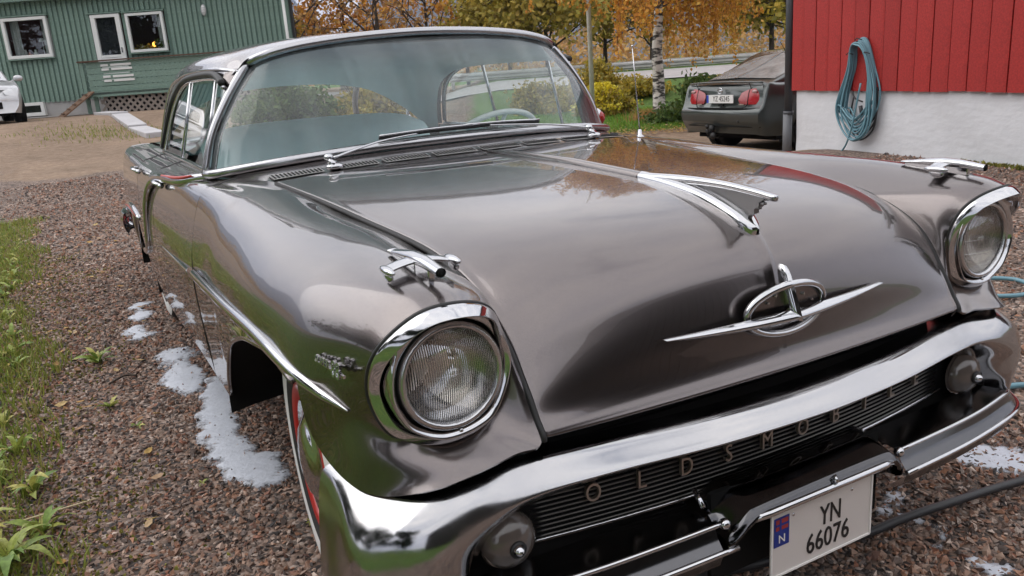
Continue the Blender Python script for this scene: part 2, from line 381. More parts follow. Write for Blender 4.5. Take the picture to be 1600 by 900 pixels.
# hood emblem
emb=empty('hood_emblem',(0,.2,.766)); put(emb,car)
mb=MB(); ring=[(.108*math.cos(a),.196-.004*math.sin(a)+.010*math.cos(a)**2-.014,.768+.052*math.sin(a)) for a in np.linspace(0,2*math.pi,48,endpoint=False)]
mb.tube(ring,.0085,8,closed=True); mb.build('emblem_ring',CHROME,emb,True)
mb=MB(); V=[(0,.186,.768)]+[(.102*math.cos(a),.193-.003*math.sin(a),.768+.047*math.sin(a)) for a in np.linspace(0,2*math.pi,40,endpoint=False)]
mb.add(V,[(0,i+1,(i+1)%40+1)[::-1] for i in range(40)]); disc=mb.build('emblem_disc',PAINT,emb,True)
for (sx,sz) in [(-.07,-.012),(-.055,.02),(-.03,-.022),(.045,.022),(.03,-.028),(.07,.004),(-.035,.032),(.055,-.02)]:
    mb=MB(); mb.box((sx,.1865,.768+sz),(.007,.003,.0016)); mb.box((sx,.186,.768+sz),(.0016,.003,.007)); mb.build('star',CHROME,disc)
barG=[]
for t in np.linspace(-1,1,15):
    x=.307*t; h=.0115*(1-abs(t)**1.7)+.0006; y=.197-.038*(1-abs(t)**1.6); z=.757+.004*t*t
    barG.append([(x,y+.012,z+h*.9),(x,y-.001,z+h*.6),(x,y-.012*(1-abs(t)),z),(x,y-.001,z-h*.8),(x,y+.012,z-h)])
surf('emblem_bar',barG,3,1,CHROME,emb)
bl=[]
for t,(y,z,w,dp) in enumerate([(.200,.858,.0015,.010),(.190,.846,.006,.02),(.179,.822,.0085,.026),(.168,.795,.009,.03),(.158,.768,.009,.03),(.152,.75,.005,.02)]):
    bl.append([(-w,y+dp,z),(-w,y+.005,z),(0,y-.008,z-.002),(w,y+.005,z),(w,y+dp,z)])
surf('emblem_blade',bl,4,1,CHROME,emb)
# ------------------------------------------------------------------ fenders
RIM=[(.645,.265,.70),(.627,.262,.79),(.640,.245,.860),(.672,.222,.900),(.735,.200,.921),(.80,.215,.910),(.860,.250,.853),(.869,.298,.775),(.855,.29,.71),(.825,.275,.677),(.762,.255,.660),(.69,.255,.668)]
RING1=[(.615,.228,.665),(.610,.262,.788),(.619,.305,.868),(.655,.30,.915),(.735,.29,.943),(.815,.31,.928),(.880,.345,.857),(.893,.37,.775),(.890,.375,.695),(.862,.285,.640),(.765,.215,.635),(.675,.22,.645)]
RING2=[(.591,.200,.645),(.598,.288,.786),(.603,.40,.874),(.607,.52,.902),(.735,.52,.961),(.855,.52,.925),(.917,.52,.847),(.937,.53,.735),(.925,.50,.612),(.892,.325,.575),(.80,.205,.605),(.655,.192,.630)]
BSEC=[[(.612,.72,.925),(.735,.72,.967),(.86,.72,.930),(.930,.72,.85),(.948,.72,.737)],
[(.625,.87,.937),(.742,.87,.969),(.865,.87,.931),(.938,.87,.845),(.954,.87,.722)],
[(.640,1.05,.948),(.75,1.05,.971),(.868,1.05,.932),(.942,1.05,.83),(.954,1.05,.685)],
[(.658,1.25,.965),(.76,1.25,.974),(.872,1.25,.934),(.944,1.25,.80),(.953,1.265,.605)],
[(.672,1.42,.977),(.77,1.42,.979),(.877,1.42,.937),(.946,1.42,.77),(.949,1.425,.475)],
[(.686,1.53,.984),(.775,1.51,.981),(.88,1.51,.94),(.947,1.51,.74),(.941,1.525,.375)],
[(.70,1.66,.99),(.785,1.68,.981),(.885,1.68,.942),(.947,1.68,.70),(.935,1.70,.345)],
[(.765,1.867,.990),(.815,1.868,.980),(.890,1.868,.941),(.949,1.868,.70),(.934,1.868,.335)]]
def fender(side):
    nf=10; NU=8
    r=[cr(np.array(q),nf,True) for q in (RIM,RING1,RING2)]
    B=[cr(np.array(q),nf) for q in BSEC]
    i0,i1=3*nf,7*nf
    def span(a,b,c,d,n,last=False):
        t=(np.arange(n+(1 if last else 0))/n)[:,None,None]
        return .5*((2*b)+(-a+c)*t+(2*a-5*b+4*c-d)*t**2+(-a+3*b-3*c+d)*t**3)
    nxt=2*r[2]-r[1]; nxt=nxt.copy(); nxt[i0:i1+1]=B[0]
    pre=2*r[0]-r[1]
    A=np.concatenate([span(pre,r[0],r[1],r[2],NU),span(r[0],r[1],r[2],nxt,NU,True)])
    seq=[r[1][i0:i1+1],r[2][i0:i1+1]]+B; seq=seq+[2*seq[-1]-seq[-2]]
    Bd=np.concatenate([span(seq[i-1],seq[i],seq[i+1],seq[i+2],NU,i==len(seq)-3) for i in range(1,len(seq)-2)])
    sg=np.array([side,1,1])
    V1,F1=gridmesh(A*sg,closed_v=True,flip=side>0); V2,F2=gridmesh(Bd*sg,flip=side>0)
    bm=bmesh.new(); vs=[bm.verts.new(p) for p in np.vstack([V1,V2])]; k=len(V1)
    for f in F1: bm.faces.new([vs[i] for i in f])
    for f in F2: bm.faces.new([vs[i+k] for i in f])
    # lips: turn the free lower / seam edges inward
    bmesh.ops.remove_doubles(bm,verts=bm.verts,dist=2e-5)
    bmesh.ops.recalc_face_normals(bm,faces=bm.faces)
    me=bpy.data.meshes.new('fender'); bm.to_mesh(me); bm.free(); me.shade_smooth(); me.materials.append(PAINT)
    ob=bpy.data.objects.new('fender',me); C.objects.link(ob); put(ob,car)
    so=ob.modifiers.new('thickness','SOLIDIFY'); so.thickness=.006; so.offset=-1; es=ob.modifiers.new('edge','EDGE_SPLIT'); es.split_angle=R(50)
    # wheel arch lip
    arch=np.array([b[-1] for b in ([ (.950,.53,.735) ],)+() ] ) if 0 else None
    lip=np.array([(.950,.53,.735)]+[q[-1] for q in BSEC[:6]]); lip=cr(lip,6)*sg
    mb=MB(); mb.tube(lip-np.array([side*.004,0,0]),.007,6); mb.build('arch_lip',PAINT,ob,True)
    # wheel house
    inner=[]; out=[]
    prof=[(.52,.60),(.53,.72),(.60,.750),(.75,.752),(.87,.738),(1.05,.70),(1.27,.62),(1.44,.49),(1.55,.37),(1.56,.30)]
    G=[[ ((.80 if y<.525 else .90 if y<.54 else .94),y,z),(.78,y,z+.02),(.55,y,z+.02),(.54,y,.28) ] for y,z in prof]
    D=crgrid(G,3,2)*sg; V,F=gridmesh(D,flip=side<0); mesh('wheel_house',V,F,DARK,ob)
    return ob
fend={s:fender(s) for s in (-1,1)}
# ------------------------------------------------------------------ headlights
HLC=np.array([.737,.245,.784])
def headlight(side):
    h=empty('headlight',(side*.737,.245,.784)); put(h,car); sg=np.array([side,1,1])
    rim=np.array(RIM); ang=np.arctan2(rim[:,2]-HLC[2],rim[:,0]-HLC[0])
    def circ(rad,y,dx=0,dz=0): return np.stack([HLC[0]+dx+rad*np.cos(ang),np.full(12,y),HLC[2]+dz+rad*np.sin(ang)],1)
    c2=rim.copy(); up=.75*np.clip((rim[:,2]-.80)/.12,0,1)
    def ringk(k,yk,vis): return HLC+(rim-HLC)*np.array([k,1,k])-np.array([0,yk,0])-np.outer(up,[0,vis,0])
    rows=[rim+np.array([0,.014,0]),ringk(1.006,-.001,0),ringk(1.004,.004,.001),ringk(.985,.009,.005),ringk(.90,.018,.014),ringk(.885,.018,.0145),ringk(.87,.015,.012),ringk(.855,.006,.004)]
    rows+=[circ(.113,.234),circ(.104,.238),circ(.100,.247),circ(.0985,.262)]
    D=crgrid(rows,5,6,closed_v=True)*sg; V,F=gridmesh(D,closed_v=True,flip=side<0); mesh('bezel',V,F,CHROME,h)
    mb=MB(); mb.tube(cr(rim+np.array([0,.004,0]),6,True)*sg,.0045,6,closed=True); mb.build('bezel_gap_shade',BLACK,h,True)  # black tube draws the dark gap shade round the bezel
    mb=MB(); rotl=Matrix.Rotation(R(90),3,'X')
    cpt=(side*.737,.246,.784)
    mb.lathe([(.097,-.004),(.0965,.010),(.091,.014),(.086,.012),(.084,.004)],40,cpt,rotl); mb.build('retaining_ring',CHROMED,h,True)
    mb=MB(); mb.lathe([(.0985,-.02),(.0985,.002),(.0965,.006),(.0955,-.02)],40,cpt,rotl); mb.build('gasket',BLACK,h,True)
    # reflector bowl and bulb shield
    mb=MB(); mb.lathe([(.085,.002),(.078,-.012),(.062,-.03),(.04,-.044),(.016,-.052),(.001,-.054)],36,cpt,rotl); mb.build('reflector',SILV,h,True)
    mb=MB(); mb.ell((cpt[0],cpt[1]+.012,cpt[2]-.002),(.016,.014,.012),12,8); mb.build('bulb',CHROMED,h,True)
    # fluted glass: real ribs across the dome
    n=72; m=24; V=[];F=[]
    for i in range(m+1):
        rr=.0845*i/m
        for j in range(n):
            a=2*math.pi*j/n; x=rr*math.cos(a); z=rr*math.sin(a)
            y=-.022*(1-(rr/.0845)**2)
            V.append((cpt[0]+x,cpt[1]+.0+y-.004,cpt[2]+z))
    for i in range(m):
        for j in range(n):
            F.append((i*n+j,i*n+(j+1)%n,(i+1)*n+(j+1)%n,(i+1)*n+j))
    mesh('lens',V,F,LENS,h)
    for a in (-1.5,1.62):
        mb=MB(); mb.ell((side*.737+.103*math.cos(a),.238,.784+.103*math.sin(a)),(.0045,.003,.0045),8,6); mb.build('screw',CHROMED,h,True)
    return h
def lens_mat():
    m=glass_mat('fluted lamp glass',(.95,.95,.93,1),.02,.08); n=m.node_tree.nodes; l=m.node_tree.links.new
    t=n.new('ShaderNodeTexCoord'); sp=n.new('ShaderNodeSeparateXYZ'); l(t.outputs['Object'],sp.inputs[0])
    s=n.new('ShaderNodeMath'); s.operation='MULTIPLY'; s.inputs[1].default_value=2*math.pi/.0078; l(sp.outputs[0],s.inputs[0])
    c=n.new('ShaderNodeMath'); c.operation='SINE'; l(s.outputs[0],c.inputs[0])
    ab=n.new('ShaderNodeMath'); ab.operation='ABSOLUTE'; l(c.outputs[0],ab.inputs[0])
    s2=n.new('ShaderNodeMath'); s2.operation='MULTIPLY'; s2.inputs[1].default_value=2*math.pi/.034; l(sp.outputs[2],s2.inputs[0])
    c2=n.new('ShaderNodeMath'); c2.operation='SINE'; l(s2.outputs[0],c2.inputs[0])
    c3=n.new('ShaderNodeMath'); c3.operation='GREATER_THAN'; c3.inputs[1].default_value=.9; l(c2.outputs[0],c3.inputs[0])
    ad=n.new('ShaderNodeMath'); ad.operation='ADD'; l(ab.outputs[0],ad.inputs[0]); l(c3.outputs[0],ad.inputs[1])
    b=n.new('ShaderNodeBump'); b.inputs['Strength'].default_value=1; b.inputs['Distance'].default_value=.004; l(ad.outputs[0],b.inputs['Height'])
    rf=n.new('ShaderNodeBsdfRefraction'); rf.inputs['IOR'].default_value=1.35; rf.inputs['Roughness'].default_value=.02; rf.inputs[0].default_value=(.95,.95,.93,1)
    l(b.outputs[0],rf.inputs['Normal'])
    for q in n:
        if q.type=='BSDF_GLOSSY': l(b.outputs[0],q.inputs['Normal'])
        if q.type=='MIX_SHADER': ms=q
        if q.type=='FRESNEL': l(b.outputs[0],q.inputs['Normal'])
    l(rf.outputs[0],ms.inputs[1])
    return m
LENS=lens_mat()
both(headlight)
# ------------------------------------------------------------------ fender rocket ornaments
def rocket(side):
    h=empty('fender_ornament',(side*.736,.36,.95)); put(h,car)
    cx=side*.736
    P=[(cx,.478,.966,.011,.35),(cx,.45,.968,.0125,.5),(cx,.41,.970,.014,.75),(cx,.36,.972,.0145,1),(cx,.31,.971,.0135,1),(cx,.27,.967,.0115,1),(cx,.248,.9645,.0105,1)]
    V=[];F=[];n=14
    for (x,y,z,r,fl) in P:
        for j in range(n):
            a=2*math.pi*j/n; V.append((x+r*.92*math.cos(a),y,z+.8*r*(fl if fl<1 else 1)*math.sin(a)))
    for i in range(len(P)-1):
        for j in range(n): F.append((i*n+j,i*n+(j+1)%n,(i+1)*n+(j+1)%n,(i+1)*n+j))
    F.append(tuple(range(n)))
    mesh('jet_body',V,F,CHROME,h)
    mb=MB(); mb.ell((cx,.249,.9645),(.007,.004,.007),12,6); mb.build('nozzle',DARK,h,True)
    mb=MB()
    for i in range(n): pass
    # tail strut under the rear fin
    mb.bar((cx,.47,.957),(cx,.36,.958),.006,.016); mb.bar((cx,.35,.955),(cx,.29,.953),.012,.02); mb.build('strut',CHROME,h,bevel=.002)
    for s in (-1,1):
        wg=[[(cx+s*t*.062,.352-.004*t+dy,.970-.010*t*t+dz) for dy,dz in ((.030*(1-.45*t),0),(.012,.004),(-.016*(1-.2*t),.001),(-.01,-.005),(.015,-.005))] for t in np.linspace(.1,1,6)]
        D=crgrid(wg,3,3,closed_v=True); V,F=gridmesh(D,closed_v=True,flip=s>0); mesh('wing',V,F,CHROME,h)
        mb=MB(); mb.ell((cx+s*.062,.338,.962),(.0085,.034,.008),12,10); mb.ell((cx+s*.062,.335,.953),(.0055,.022,.012),12,10); mb.build('pod',CHROME,h,True)
    return h
both(rocket)
# ------------------------------------------------------------------ body sides
def lerp_tab(tab,y):
    tab=np.array(tab,float); return [float(np.interp(y,tab[:,0],tab[:,i])) for i in range(1,tab.shape[1])]
#        y    xi   zi    xl   zl    xb    zb   xm   xs
BT=[(1.874,.765,.990,.815,.980,.890,.941,.949,.934),(2.1,.80,.988,.845,.975,.900,.938,.955,.936),(2.6,.80,.985,.85,.972,.912,.934,.962,.938),(3.1,.80,.982,.855,.970,.928,.93,.968,.94),(3.6,.80,.98,.86,.968,.938,.927,.972,.942),(4.2,.76,.98,.855,.972,.938,.93,.972,.942),(4.8,.72,.97,.84,.968,.925,.93,.962,.93),(5.15,.70,.955,.82,.955,.895,.92,.94,.90),(5.27,.68,.93,.80,.93,.86,.90,.90,.87)]
def sec(y):
    xi,zi,xl,zl,xb,zb,xm,xs=lerp_tab(BT,y)
    zlow=.335-.06*ss(1.9,3.4,y)
    if 3.6<y<4.55:
        q=1-((y-4.075)/.43)**2
        if q>0: zlow=max(zlow,.27+.36*math.sqrt(q))
    if y>4.6: zlow=.30+.1*(y-4.6)
    return [(xi,y,zi),(xl,y,zl),(xb,y,zb),(xm,y,.72),(xm-.002,y,max(.5,zlow+.03)),(xs,y,zlow)]
def panel(name,y0,y1,n,side,m=PAINT):
    rows=[sec(y) for y in np.linspace(y0,y1,n)]
    r0=[(p[0]-.02,p[1]+.001,p[2]) for p in rows[0]]; r1=[(p[0]-.02,p[1]-.001,p[2]) for p in rows[-1]]
    D=np.stack([cr(np.array(q),6) for q in [r0]+rows+[r1]])
    D=D*np.array([side,1,1]); V,F=gridmesh(D,flip=side>0); pn=mesh(name,V,F,m,car); es=pn.modifiers.new('edge','EDGE_SPLIT'); es.split_angle=R(50); return pn
doors={}
for s in (-1,1):
    doors[s]=panel('front_door',1.874,2.930,14,s); doors[s,2]=panel('rear_door',2.937,3.585,9,s); panel('rear_quarter',3.592,5.27,40,s)
    for yy in (1.871,2.9335,3.5885):
        P=cr(np.array([(s*(p[0]-.006),yy,p[2]) for p in sec(max(yy,1.874))]),6); mb=MB(); mb.tube(P,.0052,5); mb.build('door_gap_shade',BLACK,doors[s],True)  # black tube put in as the shade inside each door gap
    for y,dd in ((2.70,doors[s]),(3.50,doors[s,2])):
        xb=lerp_tab(BT,y)[4]
        mb=MB(); P=cr([(s*(xb+.012),y+.07,.925),(s*(xb+.034),y+.05,.93),(s*(xb+.036),y-.05,.928),(s*(xb+.015),y-.075,.92)],6); mb.tube(P,.011,8,flat=.7)
        mb.ell((s*(xb+.02),y-.07,.918),(.014,.018,.012),8,6); mb.build('door_handle',CHROME,dd,True)
# sill / floor / firewall in black
mb=MB(); mb.box((0,2.62,.36),(1.72,2.0,.12)); mb.box((0,.85,.42),(1.05,1.05,.34)); mb.box((0,.28,.48),(1.5,.06,.22)); mb.box((0,1.72,.68),(1.45,.05,.5)); mb.box((0,.30,.62),(1.1,.10,.05)); mb.build('underbody',DARK,car)
# trunk lid and tail panel
G=[[(-.75,y,z),(-.5,y+dy*.3,z+.012),(0,y+dy,z+.02),(.5,y+dy*.3,z+.012),(.75,y,z)] for y,z,dy in [(4.02,.983,.42),(4.35,.985,.2),(4.7,.98,.05),(5.0,.965,.05),(5.2,.93,.06),(5.27,.86,.06),(5.26,.62,.05)]]
surf('trunk_lid',G,4,5,PAINT,car)
mb=MB(); mb.box((0,5.22,.6),(1.7,.04,.5)); mb.build('tail_panel',PAINT,car)
# ------------------------------------------------------------------ side mouldings
def trim(name,P,r,m,parent,flat=1,n=8,up=(0,0,1)):
    mb=MB(); mb.tube(cr(np.array(P),8),cr(np.array(r)[:,None],8)[:,0],n,flat=flat,up=up); return mb.build(name,m,parent,True)
for s in (-1,1):
    tr=empty('side_moulding',(s*.95,1.5,.75)); put(tr,car)
    P=[(s*.890,.365,.716),(s*.905,.405,.726),(s*.919,.45,.734),(s*.939,.575,.746),(s*.951,.835,.754),(s*.957,1.221,.736),(s*.957,1.862,.706)]
    trim('moulding_bar',P,[.002,.0065,.0095,.0125,.0135,.013,.0125],CHROME,tr,flat=1.25)
    P=[(s*.956,1.876,.698),(s*.959,2.2,.682),(s*.963,2.75,.656)]
    trim('moulding_bar',P,[.0115,.011,.006],CHROME,tr,flat=1.0)
    # belt moulding sweeping down over the rear door
    bt=empty('belt_moulding',(s*.9,2.6,.93)); put(bt,car)
    P=[(s*.828,2.06,.988),(s*.862,2.16,.978),(s*.90,2.30,.962),(s*.922,2.55,.953),(s*.935,2.80,.935),(s*.953,2.98,.89),(s*.968,3.12,.80),(s*.975,3.22,.68),(s*.977,3.32,.58),(s*.977,3.48,.515),(s*.977,3.62,.50)]
    trim('belt_strip',P,[.012,.014,.016,.018,.018,.016,.015,.015,.015,.013,.012],CHROME,bt,flat=1.2)
    P=[(s*.872,2.14,.990),(s*.905,2.28,.975),(s*.93,2.55,.964)]
    trim('red_inlay',P,[.004,.0075,.007],REDSTRIPE,bt)
    P=[(s*.977,3.70,.655),(s*.978,4.1,.672),(s*.976,4.5,.64),(s*.965,4.9,.58),(s*.925,5.2,.54)]
    trim('rear_strip',P,[.010,.013,.016,.018,.016],CHROME,bt,flat=1.3)
    P=[(s*.985,3.8,.655),(s*.990,4.2,.665),(s*.990,4.5,.643)]
    trim('red_inlay',P,[.003,.004,.003],REDSTRIPE,bt)
    # rear wheel opening edge
    P=[(s*.948,y,.27+.36*math.sqrt(max(0,1-((y-4.075)/.43)**2))) for y in np.linspace(3.66,4.49,16)]
    trim('arch_trim',P,[.007]*16,CHROME,bt)
# script badge
def badge(s):
    b=empty('fender_badge',(s*.92,.25,.85)); put(b,car)
    def T(y,z,x): 
        X=Vector((0,s,0)); Y=Vector((0,.06,1)).normalized(); Z=Vector((s,0,0)).normalized()
        # lean with the fender side
        Z=Vector((s*.97,-.18,.12)).normalized(); X=(Vector((0,s,0))-Z*Z.dot(Vector((0,s,0)))).normalized(); Y=Z.cross(X)
        M=Matrix((X,Y,Z)).transposed().to_4x4(); M.translation=Vector((x,y,z)); return M
    text_mesh('badge_lettering','SUPER',.021,CHROME,b,T(.405,.803,s*.912),.0025,0,1.0,'CENTER')
    text_mesh('badge_numeral','88',.044,CHROME,b,T(.352,.800,s*.904),.003,0,.72)
    mb=MB(); mb.bar((s*.914,.445,.797),(s*.899,.325,.795),.005,.005); mb.build('badge_bar',CHROME,b)
both(badge)
# ------------------------------------------------------------------ cowl, vents, windshield
cow=[[(e[0],e[1]+.006,e[2]) for e in [(0,1.515,1.011),(.25,1.52,1.010),(.45,1.55,1.004),(.6,1.585,.994),(.69,1.61,.985),(.71,1.66,.987)]],
     [(0,1.62,1.027),(.27,1.63,1.025),(.48,1.67,1.016),(.64,1.74,1.005),(.74,1.84,.993),(.768,1.87,.989)],
     [(0,1.715,1.040),(.28,1.725,1.037),(.5,1.775,1.027),(.68,1.86,1.010),(.785,1.95,.996),(.81,2.03,.988)]]
cow=[[(-p[0],p[1],p[2]) for p in r[:0:-1]]+r for r in cow]
cowl=surf('cowl_panel',cow,6,5,PAINT,car)
def cowl_pt(x,t): # point on the cowl along the vent line
    D=np.array(cow); xs=[np.interp(abs(x),[p[0] for p in r[5:]],range(6)) for r in cow]
    q=[]
    for r,k in zip(cow,xs):
        i=min(int(k),4); a=np.array(r[5+i]); b=np.array(r[6+i]); q.append(a+(b-a)*(k-i))
    p=q[0]*(1-t)**2+2*q[1]*t*(1-t)+q[2]*t*t if 0 else (q[0]+(q[1]-q[0])*t*2 if t<.5 else q[1]+(q[2]-q[1])*(t*2-1))
    return np.array([x,p[1],p[2]])
ngr=8; gw=.152; gap=.021
for g in range(ngr):
    x0=-.69+.005+g*(gw+gap); x1=x0+gw
    vg=MB()
    ps=[(x0+(x1-x0)*i/6) for i in range(7)]
    Vv=[];Ff=[]
    for x in ps:
        a=cowl_pt(x,.14)+np.array([0,0,.004]); b=cowl_pt(x,.40)+np.array([0,0,.004]); Vv+= [a,b]
    for i in range(6): Ff.append((2*i,2*i+2,2*i+3,2*i+1))
    vent=mesh('cowl_vent',Vv,Ff,VENT if 'VENT' in globals() else mat('vent plate',(.62,.60,.59,1),.3,.8),cowl)
    sl=MB()
    for i in range(13):
        x=x0+.008+(gw-.016)*i/12
        a=cowl_pt(x,.18)+np.array([0,0,.0050]); b=cowl_pt(x,.36)+np.array([0,0,.0050]); sl.bar(a,b,.0055,.0012)
    so=sl.build('vent_slots',DARK,cowl); so['kind']='stuff'
WB=[(0,1.735,1.058),(.3,1.75,1.053),(.55,1.805,1.038),(.72,1.895,1.018),(.80,1.975,1.004),(.822,2.055,.998)]
WT=[(0,1.995,1.425),(.25,2.005,1.42),(.42,2.022,1.407),(.53,2.045,1.389),(.59,2.072,1.372),(.618,2.10,1.358)]
def wmid(t,out):
    r=[]
    for a,b in zip(WB,WT):
        a=np.array(a);b=np.array(b);p=a+(b-a)*t; n=np.array([p[0]*1.0,-.9*(1-abs(p[0])/.9),.3]); n/=np.linalg.norm(n)+1e-9; r.append(tuple(p+n*out))
    return r
wg=[WB,wmid(.33,.026),wmid(.68,.022),WT]
wg=[[(-p[0],p[1],p[2]) for p in r[:0:-1]]+r for r in wg]
ws=surf('windshield',wg,8,6,WGLASS,car)
Dw=crgrid(wg,8,6)
per=np.vstack([Dw[0],Dw[1:,-1],Dw[-1,::-1][1:],Dw[1:-1,0][::-1]])
ctr=per.mean(0)
def shrink(P,k): 
    v=P-ctr; d=np.linalg.norm(v,axis=1)[:,None]; return P-v/d*k
mb=MB(); mb.tube(shrink(per,.014),.011,6,closed=True); mb.build('windshield_gasket',BLACK,ws,True)
mb=MB(); mb.tube(shrink(per,-.010)+np.array([0,-.004,.002]),.016,10,closed=True); fr=mb.build('windshield_frame',SATIN,ws,True)
def band_mat():
    m=bpy.data.materials.new('painted sky band'); m.use_nodes=True; n=m.node_tree.nodes; l=m.node_tree.links.new; n.remove(n['Principled BSDF'])
    t=n.new('ShaderNodeTexCoord'); sp=n.new('ShaderNodeSeparateXYZ'); l(t.outputs['Object'],sp.inputs[0])
    r=n.new('ShaderNodeMapRange'); r.inputs[1].default_value=1.30; r.inputs[2].default_value=1.39; r.interpolation_type='SMOOTHSTEP'; l(sp.outputs[2],r.inputs[0])
    mx=n.new('ShaderNodeMixRGB'); mx.inputs[1].default_value=(1,1,1,1); mx.inputs[2].default_value=(.55,.54,.62,1); l(r.outputs[0],mx.inputs[0])
    tr=n.new('ShaderNodeBsdfTransparent'); l(mx.outputs[0],tr.inputs[0]); l(tr.outputs[0],n['Material Output'].inputs[0]); return m
# painted sky band of the windscreen: a film coloured to imitate sky reflected in the glass
BAND=band_mat()
Db=Dw[-12:]+np.array([0,.004,-.002]); V,F=gridmesh(Db); mesh('sky_band',V,F,BAND,ws)
# wipers
def wiper(s,P,bl):
    w=empty('wiper',(s*.5,1.608,1.014)); put(w,car)
    mb=MB(); mb.ell((s*.5,1.608,1.018),(.03,.022,.012),14,8); mb.bar((s*.5,1.60,1.02),(s*.5-.012,1.625,1.045),.022,.016); mb.ell((s*.5-.012,1.625,1.048),(.016,.018,.012),10,8); mb.build('wiper_pivot',CHROME,w,True)
    mb=MB(); mb.tube(cr(np.array(P),6),np.linspace(.0075,.0045,len(cr(np.array(P),6))),6,flat=.6); mb.build('wiper_arm',CHROME,w,True)
    mb=MB(); mb.tube(cr(np.array(bl),6),.0065,6); mb.build('wiper_blade',BLACK,w,True)
    mb=MB(); b=np.array(bl); mb.tube(cr(b+np.array([0,-.006,.008]),6),.004,6); mb.build('blade_holder',CHROME,w,True)
wiper(-1,[(-.5,1.615,1.045),(-.40,1.66,1.062),(-.30,1.70,1.075),(-.16,1.715,1.086)],[(-.30,1.73,1.082),(-.12,1.722,1.088),(.08,1.722,1.088)])
wiper(1,[(.5,1.615,1.045),(.38,1.665,1.066),(.26,1.70,1.078),(.12,1.715,1.088)],[(.34,1.74,1.080),(.2,1.726,1.087),(.03,1.722,1.09)])
# ------------------------------------------------------------------ roof, glass, pillars
RS=[[(.690,2.115,1.322),(.664,2.09,1.345),(.60,2.068,1.388),(.35,2.035,1.430),(0,2.01,1.441)],
[(.706,2.3,1.325),(.695,2.3,1.355),(.625,2.28,1.408),(.36,2.26,1.452),(0,2.25,1.463)],
[(.71,2.8,1.328),(.70,2.8,1.36),(.64,2.8,1.418),(.37,2.8,1.466),(0,2.8,1.478)],
[(.715,3.2,1.312),(.706,3.22,1.352),(.64,3.25,1.412),(.37,3.25,1.462),(0,3.25,1.474)],
[(.732,3.46,1.24),(.718,3.55,1.312),(.64,3.62,1.385),(.37,3.62,1.44),(0,3.62,1.452)],
[(.765,3.61,1.11),(.748,3.72,1.19),(.66,3.88,1.31),(.40,3.93,1.375),(0,3.95,1.388)],
[(.797,3.69,.984),(.785,3.86,.99),(.715,4.0,1.10),(.46,4.12,1.25),(0,4.16,1.292)]]
rs=[[(-p[0],p[1],p[2]) for p in r]+r[-2::-1] for r in RS]
roof=surf('roof',rs,8,7,PAINT,car)
lin_=[[(p[0]*.965,p[1],p[2]-.022) for p in r] for r in rs]
lin_[0]=[(p[0],p[1]+.02,p[2]) for p in lin_[0]]
surf('headliner',lin_,6,5,LINER,car)
for s in (-1,1):
    P=[(s*.662,2.085,1.335),(s*.702,2.3,1.352),(s*.708,2.8,1.357),(s*.714,3.2,1.346),(s*.727,3.54,1.302),(s*.757,3.71,1.18),(s*.792,3.85,1.0)]
    trim('drip_rail',P,[.007,.008,.008,.008,.008,.007,.007],CHROME,roof)
    # side glass outline
    def gx(z): return .80-(z-.985)*.265
    top=cr(np.array([(2.10,1.285),(2.3,1.318),(2.8,1.322),(3.15,1.305),(3.38,1.245),(3.52,1.15),(3.64,.992)]),6)
    V=[];F=[]
    for y,z in top:
        for k in range(5):
            zz=.982+(z-.982)*k/4; V.append((s*gx(zz),y,zz))
    m_=len(top)
    for i in range(m_-1):
        for k in range(4): F.append((i*5+k,(i+1)*5+k,(i+1)*5+k+1,i*5+k+1)[::s])
    gl=mesh('side_window',V,F,SGLASS,car)
    trim('window_frame',[(s*gx(z),y,z) for y,z in top[::3]]+[(s*gx(.99),3.64,.99)],[.0075]*(len(top[::3])+1),CHROME,gl)
    trim('window_edge_strip',[(s*(gx(z)+.004),y+(.02 if y>3.3 else 0),z+.016) for y,z in top[::3]],[.013]*len(top[::3]),BLACK,gl)  # black strip just above the window frame
    for yy,r_ in ((2.30,.007),(2.95,.008)):
        zt=float(np.interp(yy,top[:,0],top[:,1])); mb=MB(); mb.tube([(s*gx(.97),yy,.97),(s*gx(zt),yy-.03,zt)],r_,8); mb.build('window_post',CHROME,gl,True)
    G=[[(.826,2.05,.985),(.825,2.085,.985),(.80,2.125,.985)],[(.765,2.045,1.145),(.768,2.085,1.148),(.757,2.135,1.148)],[(.69,2.09,1.30),(.705,2.115,1.305),(.716,2.14,1.300)],[(.645,2.10,1.345),(.665,2.115,1.345),(.700,2.14,1.335)]]; surf('windshield_pillar',G,5,3,PAINT,roof,s)
    mb=MB(); mb.tube(cr(np.array([(s*.80,2.06,.99),(s*.80,2.9,.99),(s*.80,3.66,.985)]),6),.011,6); mb.build('belt_strip',CHROME,doors[s],True)
# rear window in three panes
bt=[[(.715,4.0,1.10),(.46,4.12,1.25),(0,4.16,1.292)],[(.74,4.10,1.04),(.50,4.28,1.12),(0,4.34,1.15)],[(.765,4.06,.985),(.52,4.36,.988),(0,4.45,.995)]]
bt=[[(-p[0],p[1],p[2]) for p in r]+r[-2::-1] for r in bt]
rw=surf('rear_window',bt,5,6,SGLASS,car)
for s in (-1,1):
    mb=MB(); mb.tube(cr(np.array([(s*.44,4.14,1.262),(s*.46,4.30,1.13),(s*.50,4.39,.985)]),5),.02,8); mb.build('rear_window_rib',PAINT,rw,True)
Dr=crgrid(bt,5,6)
mb=MB(); mb.tube(np.vstack([Dr[0],Dr[1:,-1],Dr[-1,::-1][1:],Dr[1:-1,0][::-1]]),.012,6,closed=True); mb.build('rear_window_frame',CHROME,rw,True)
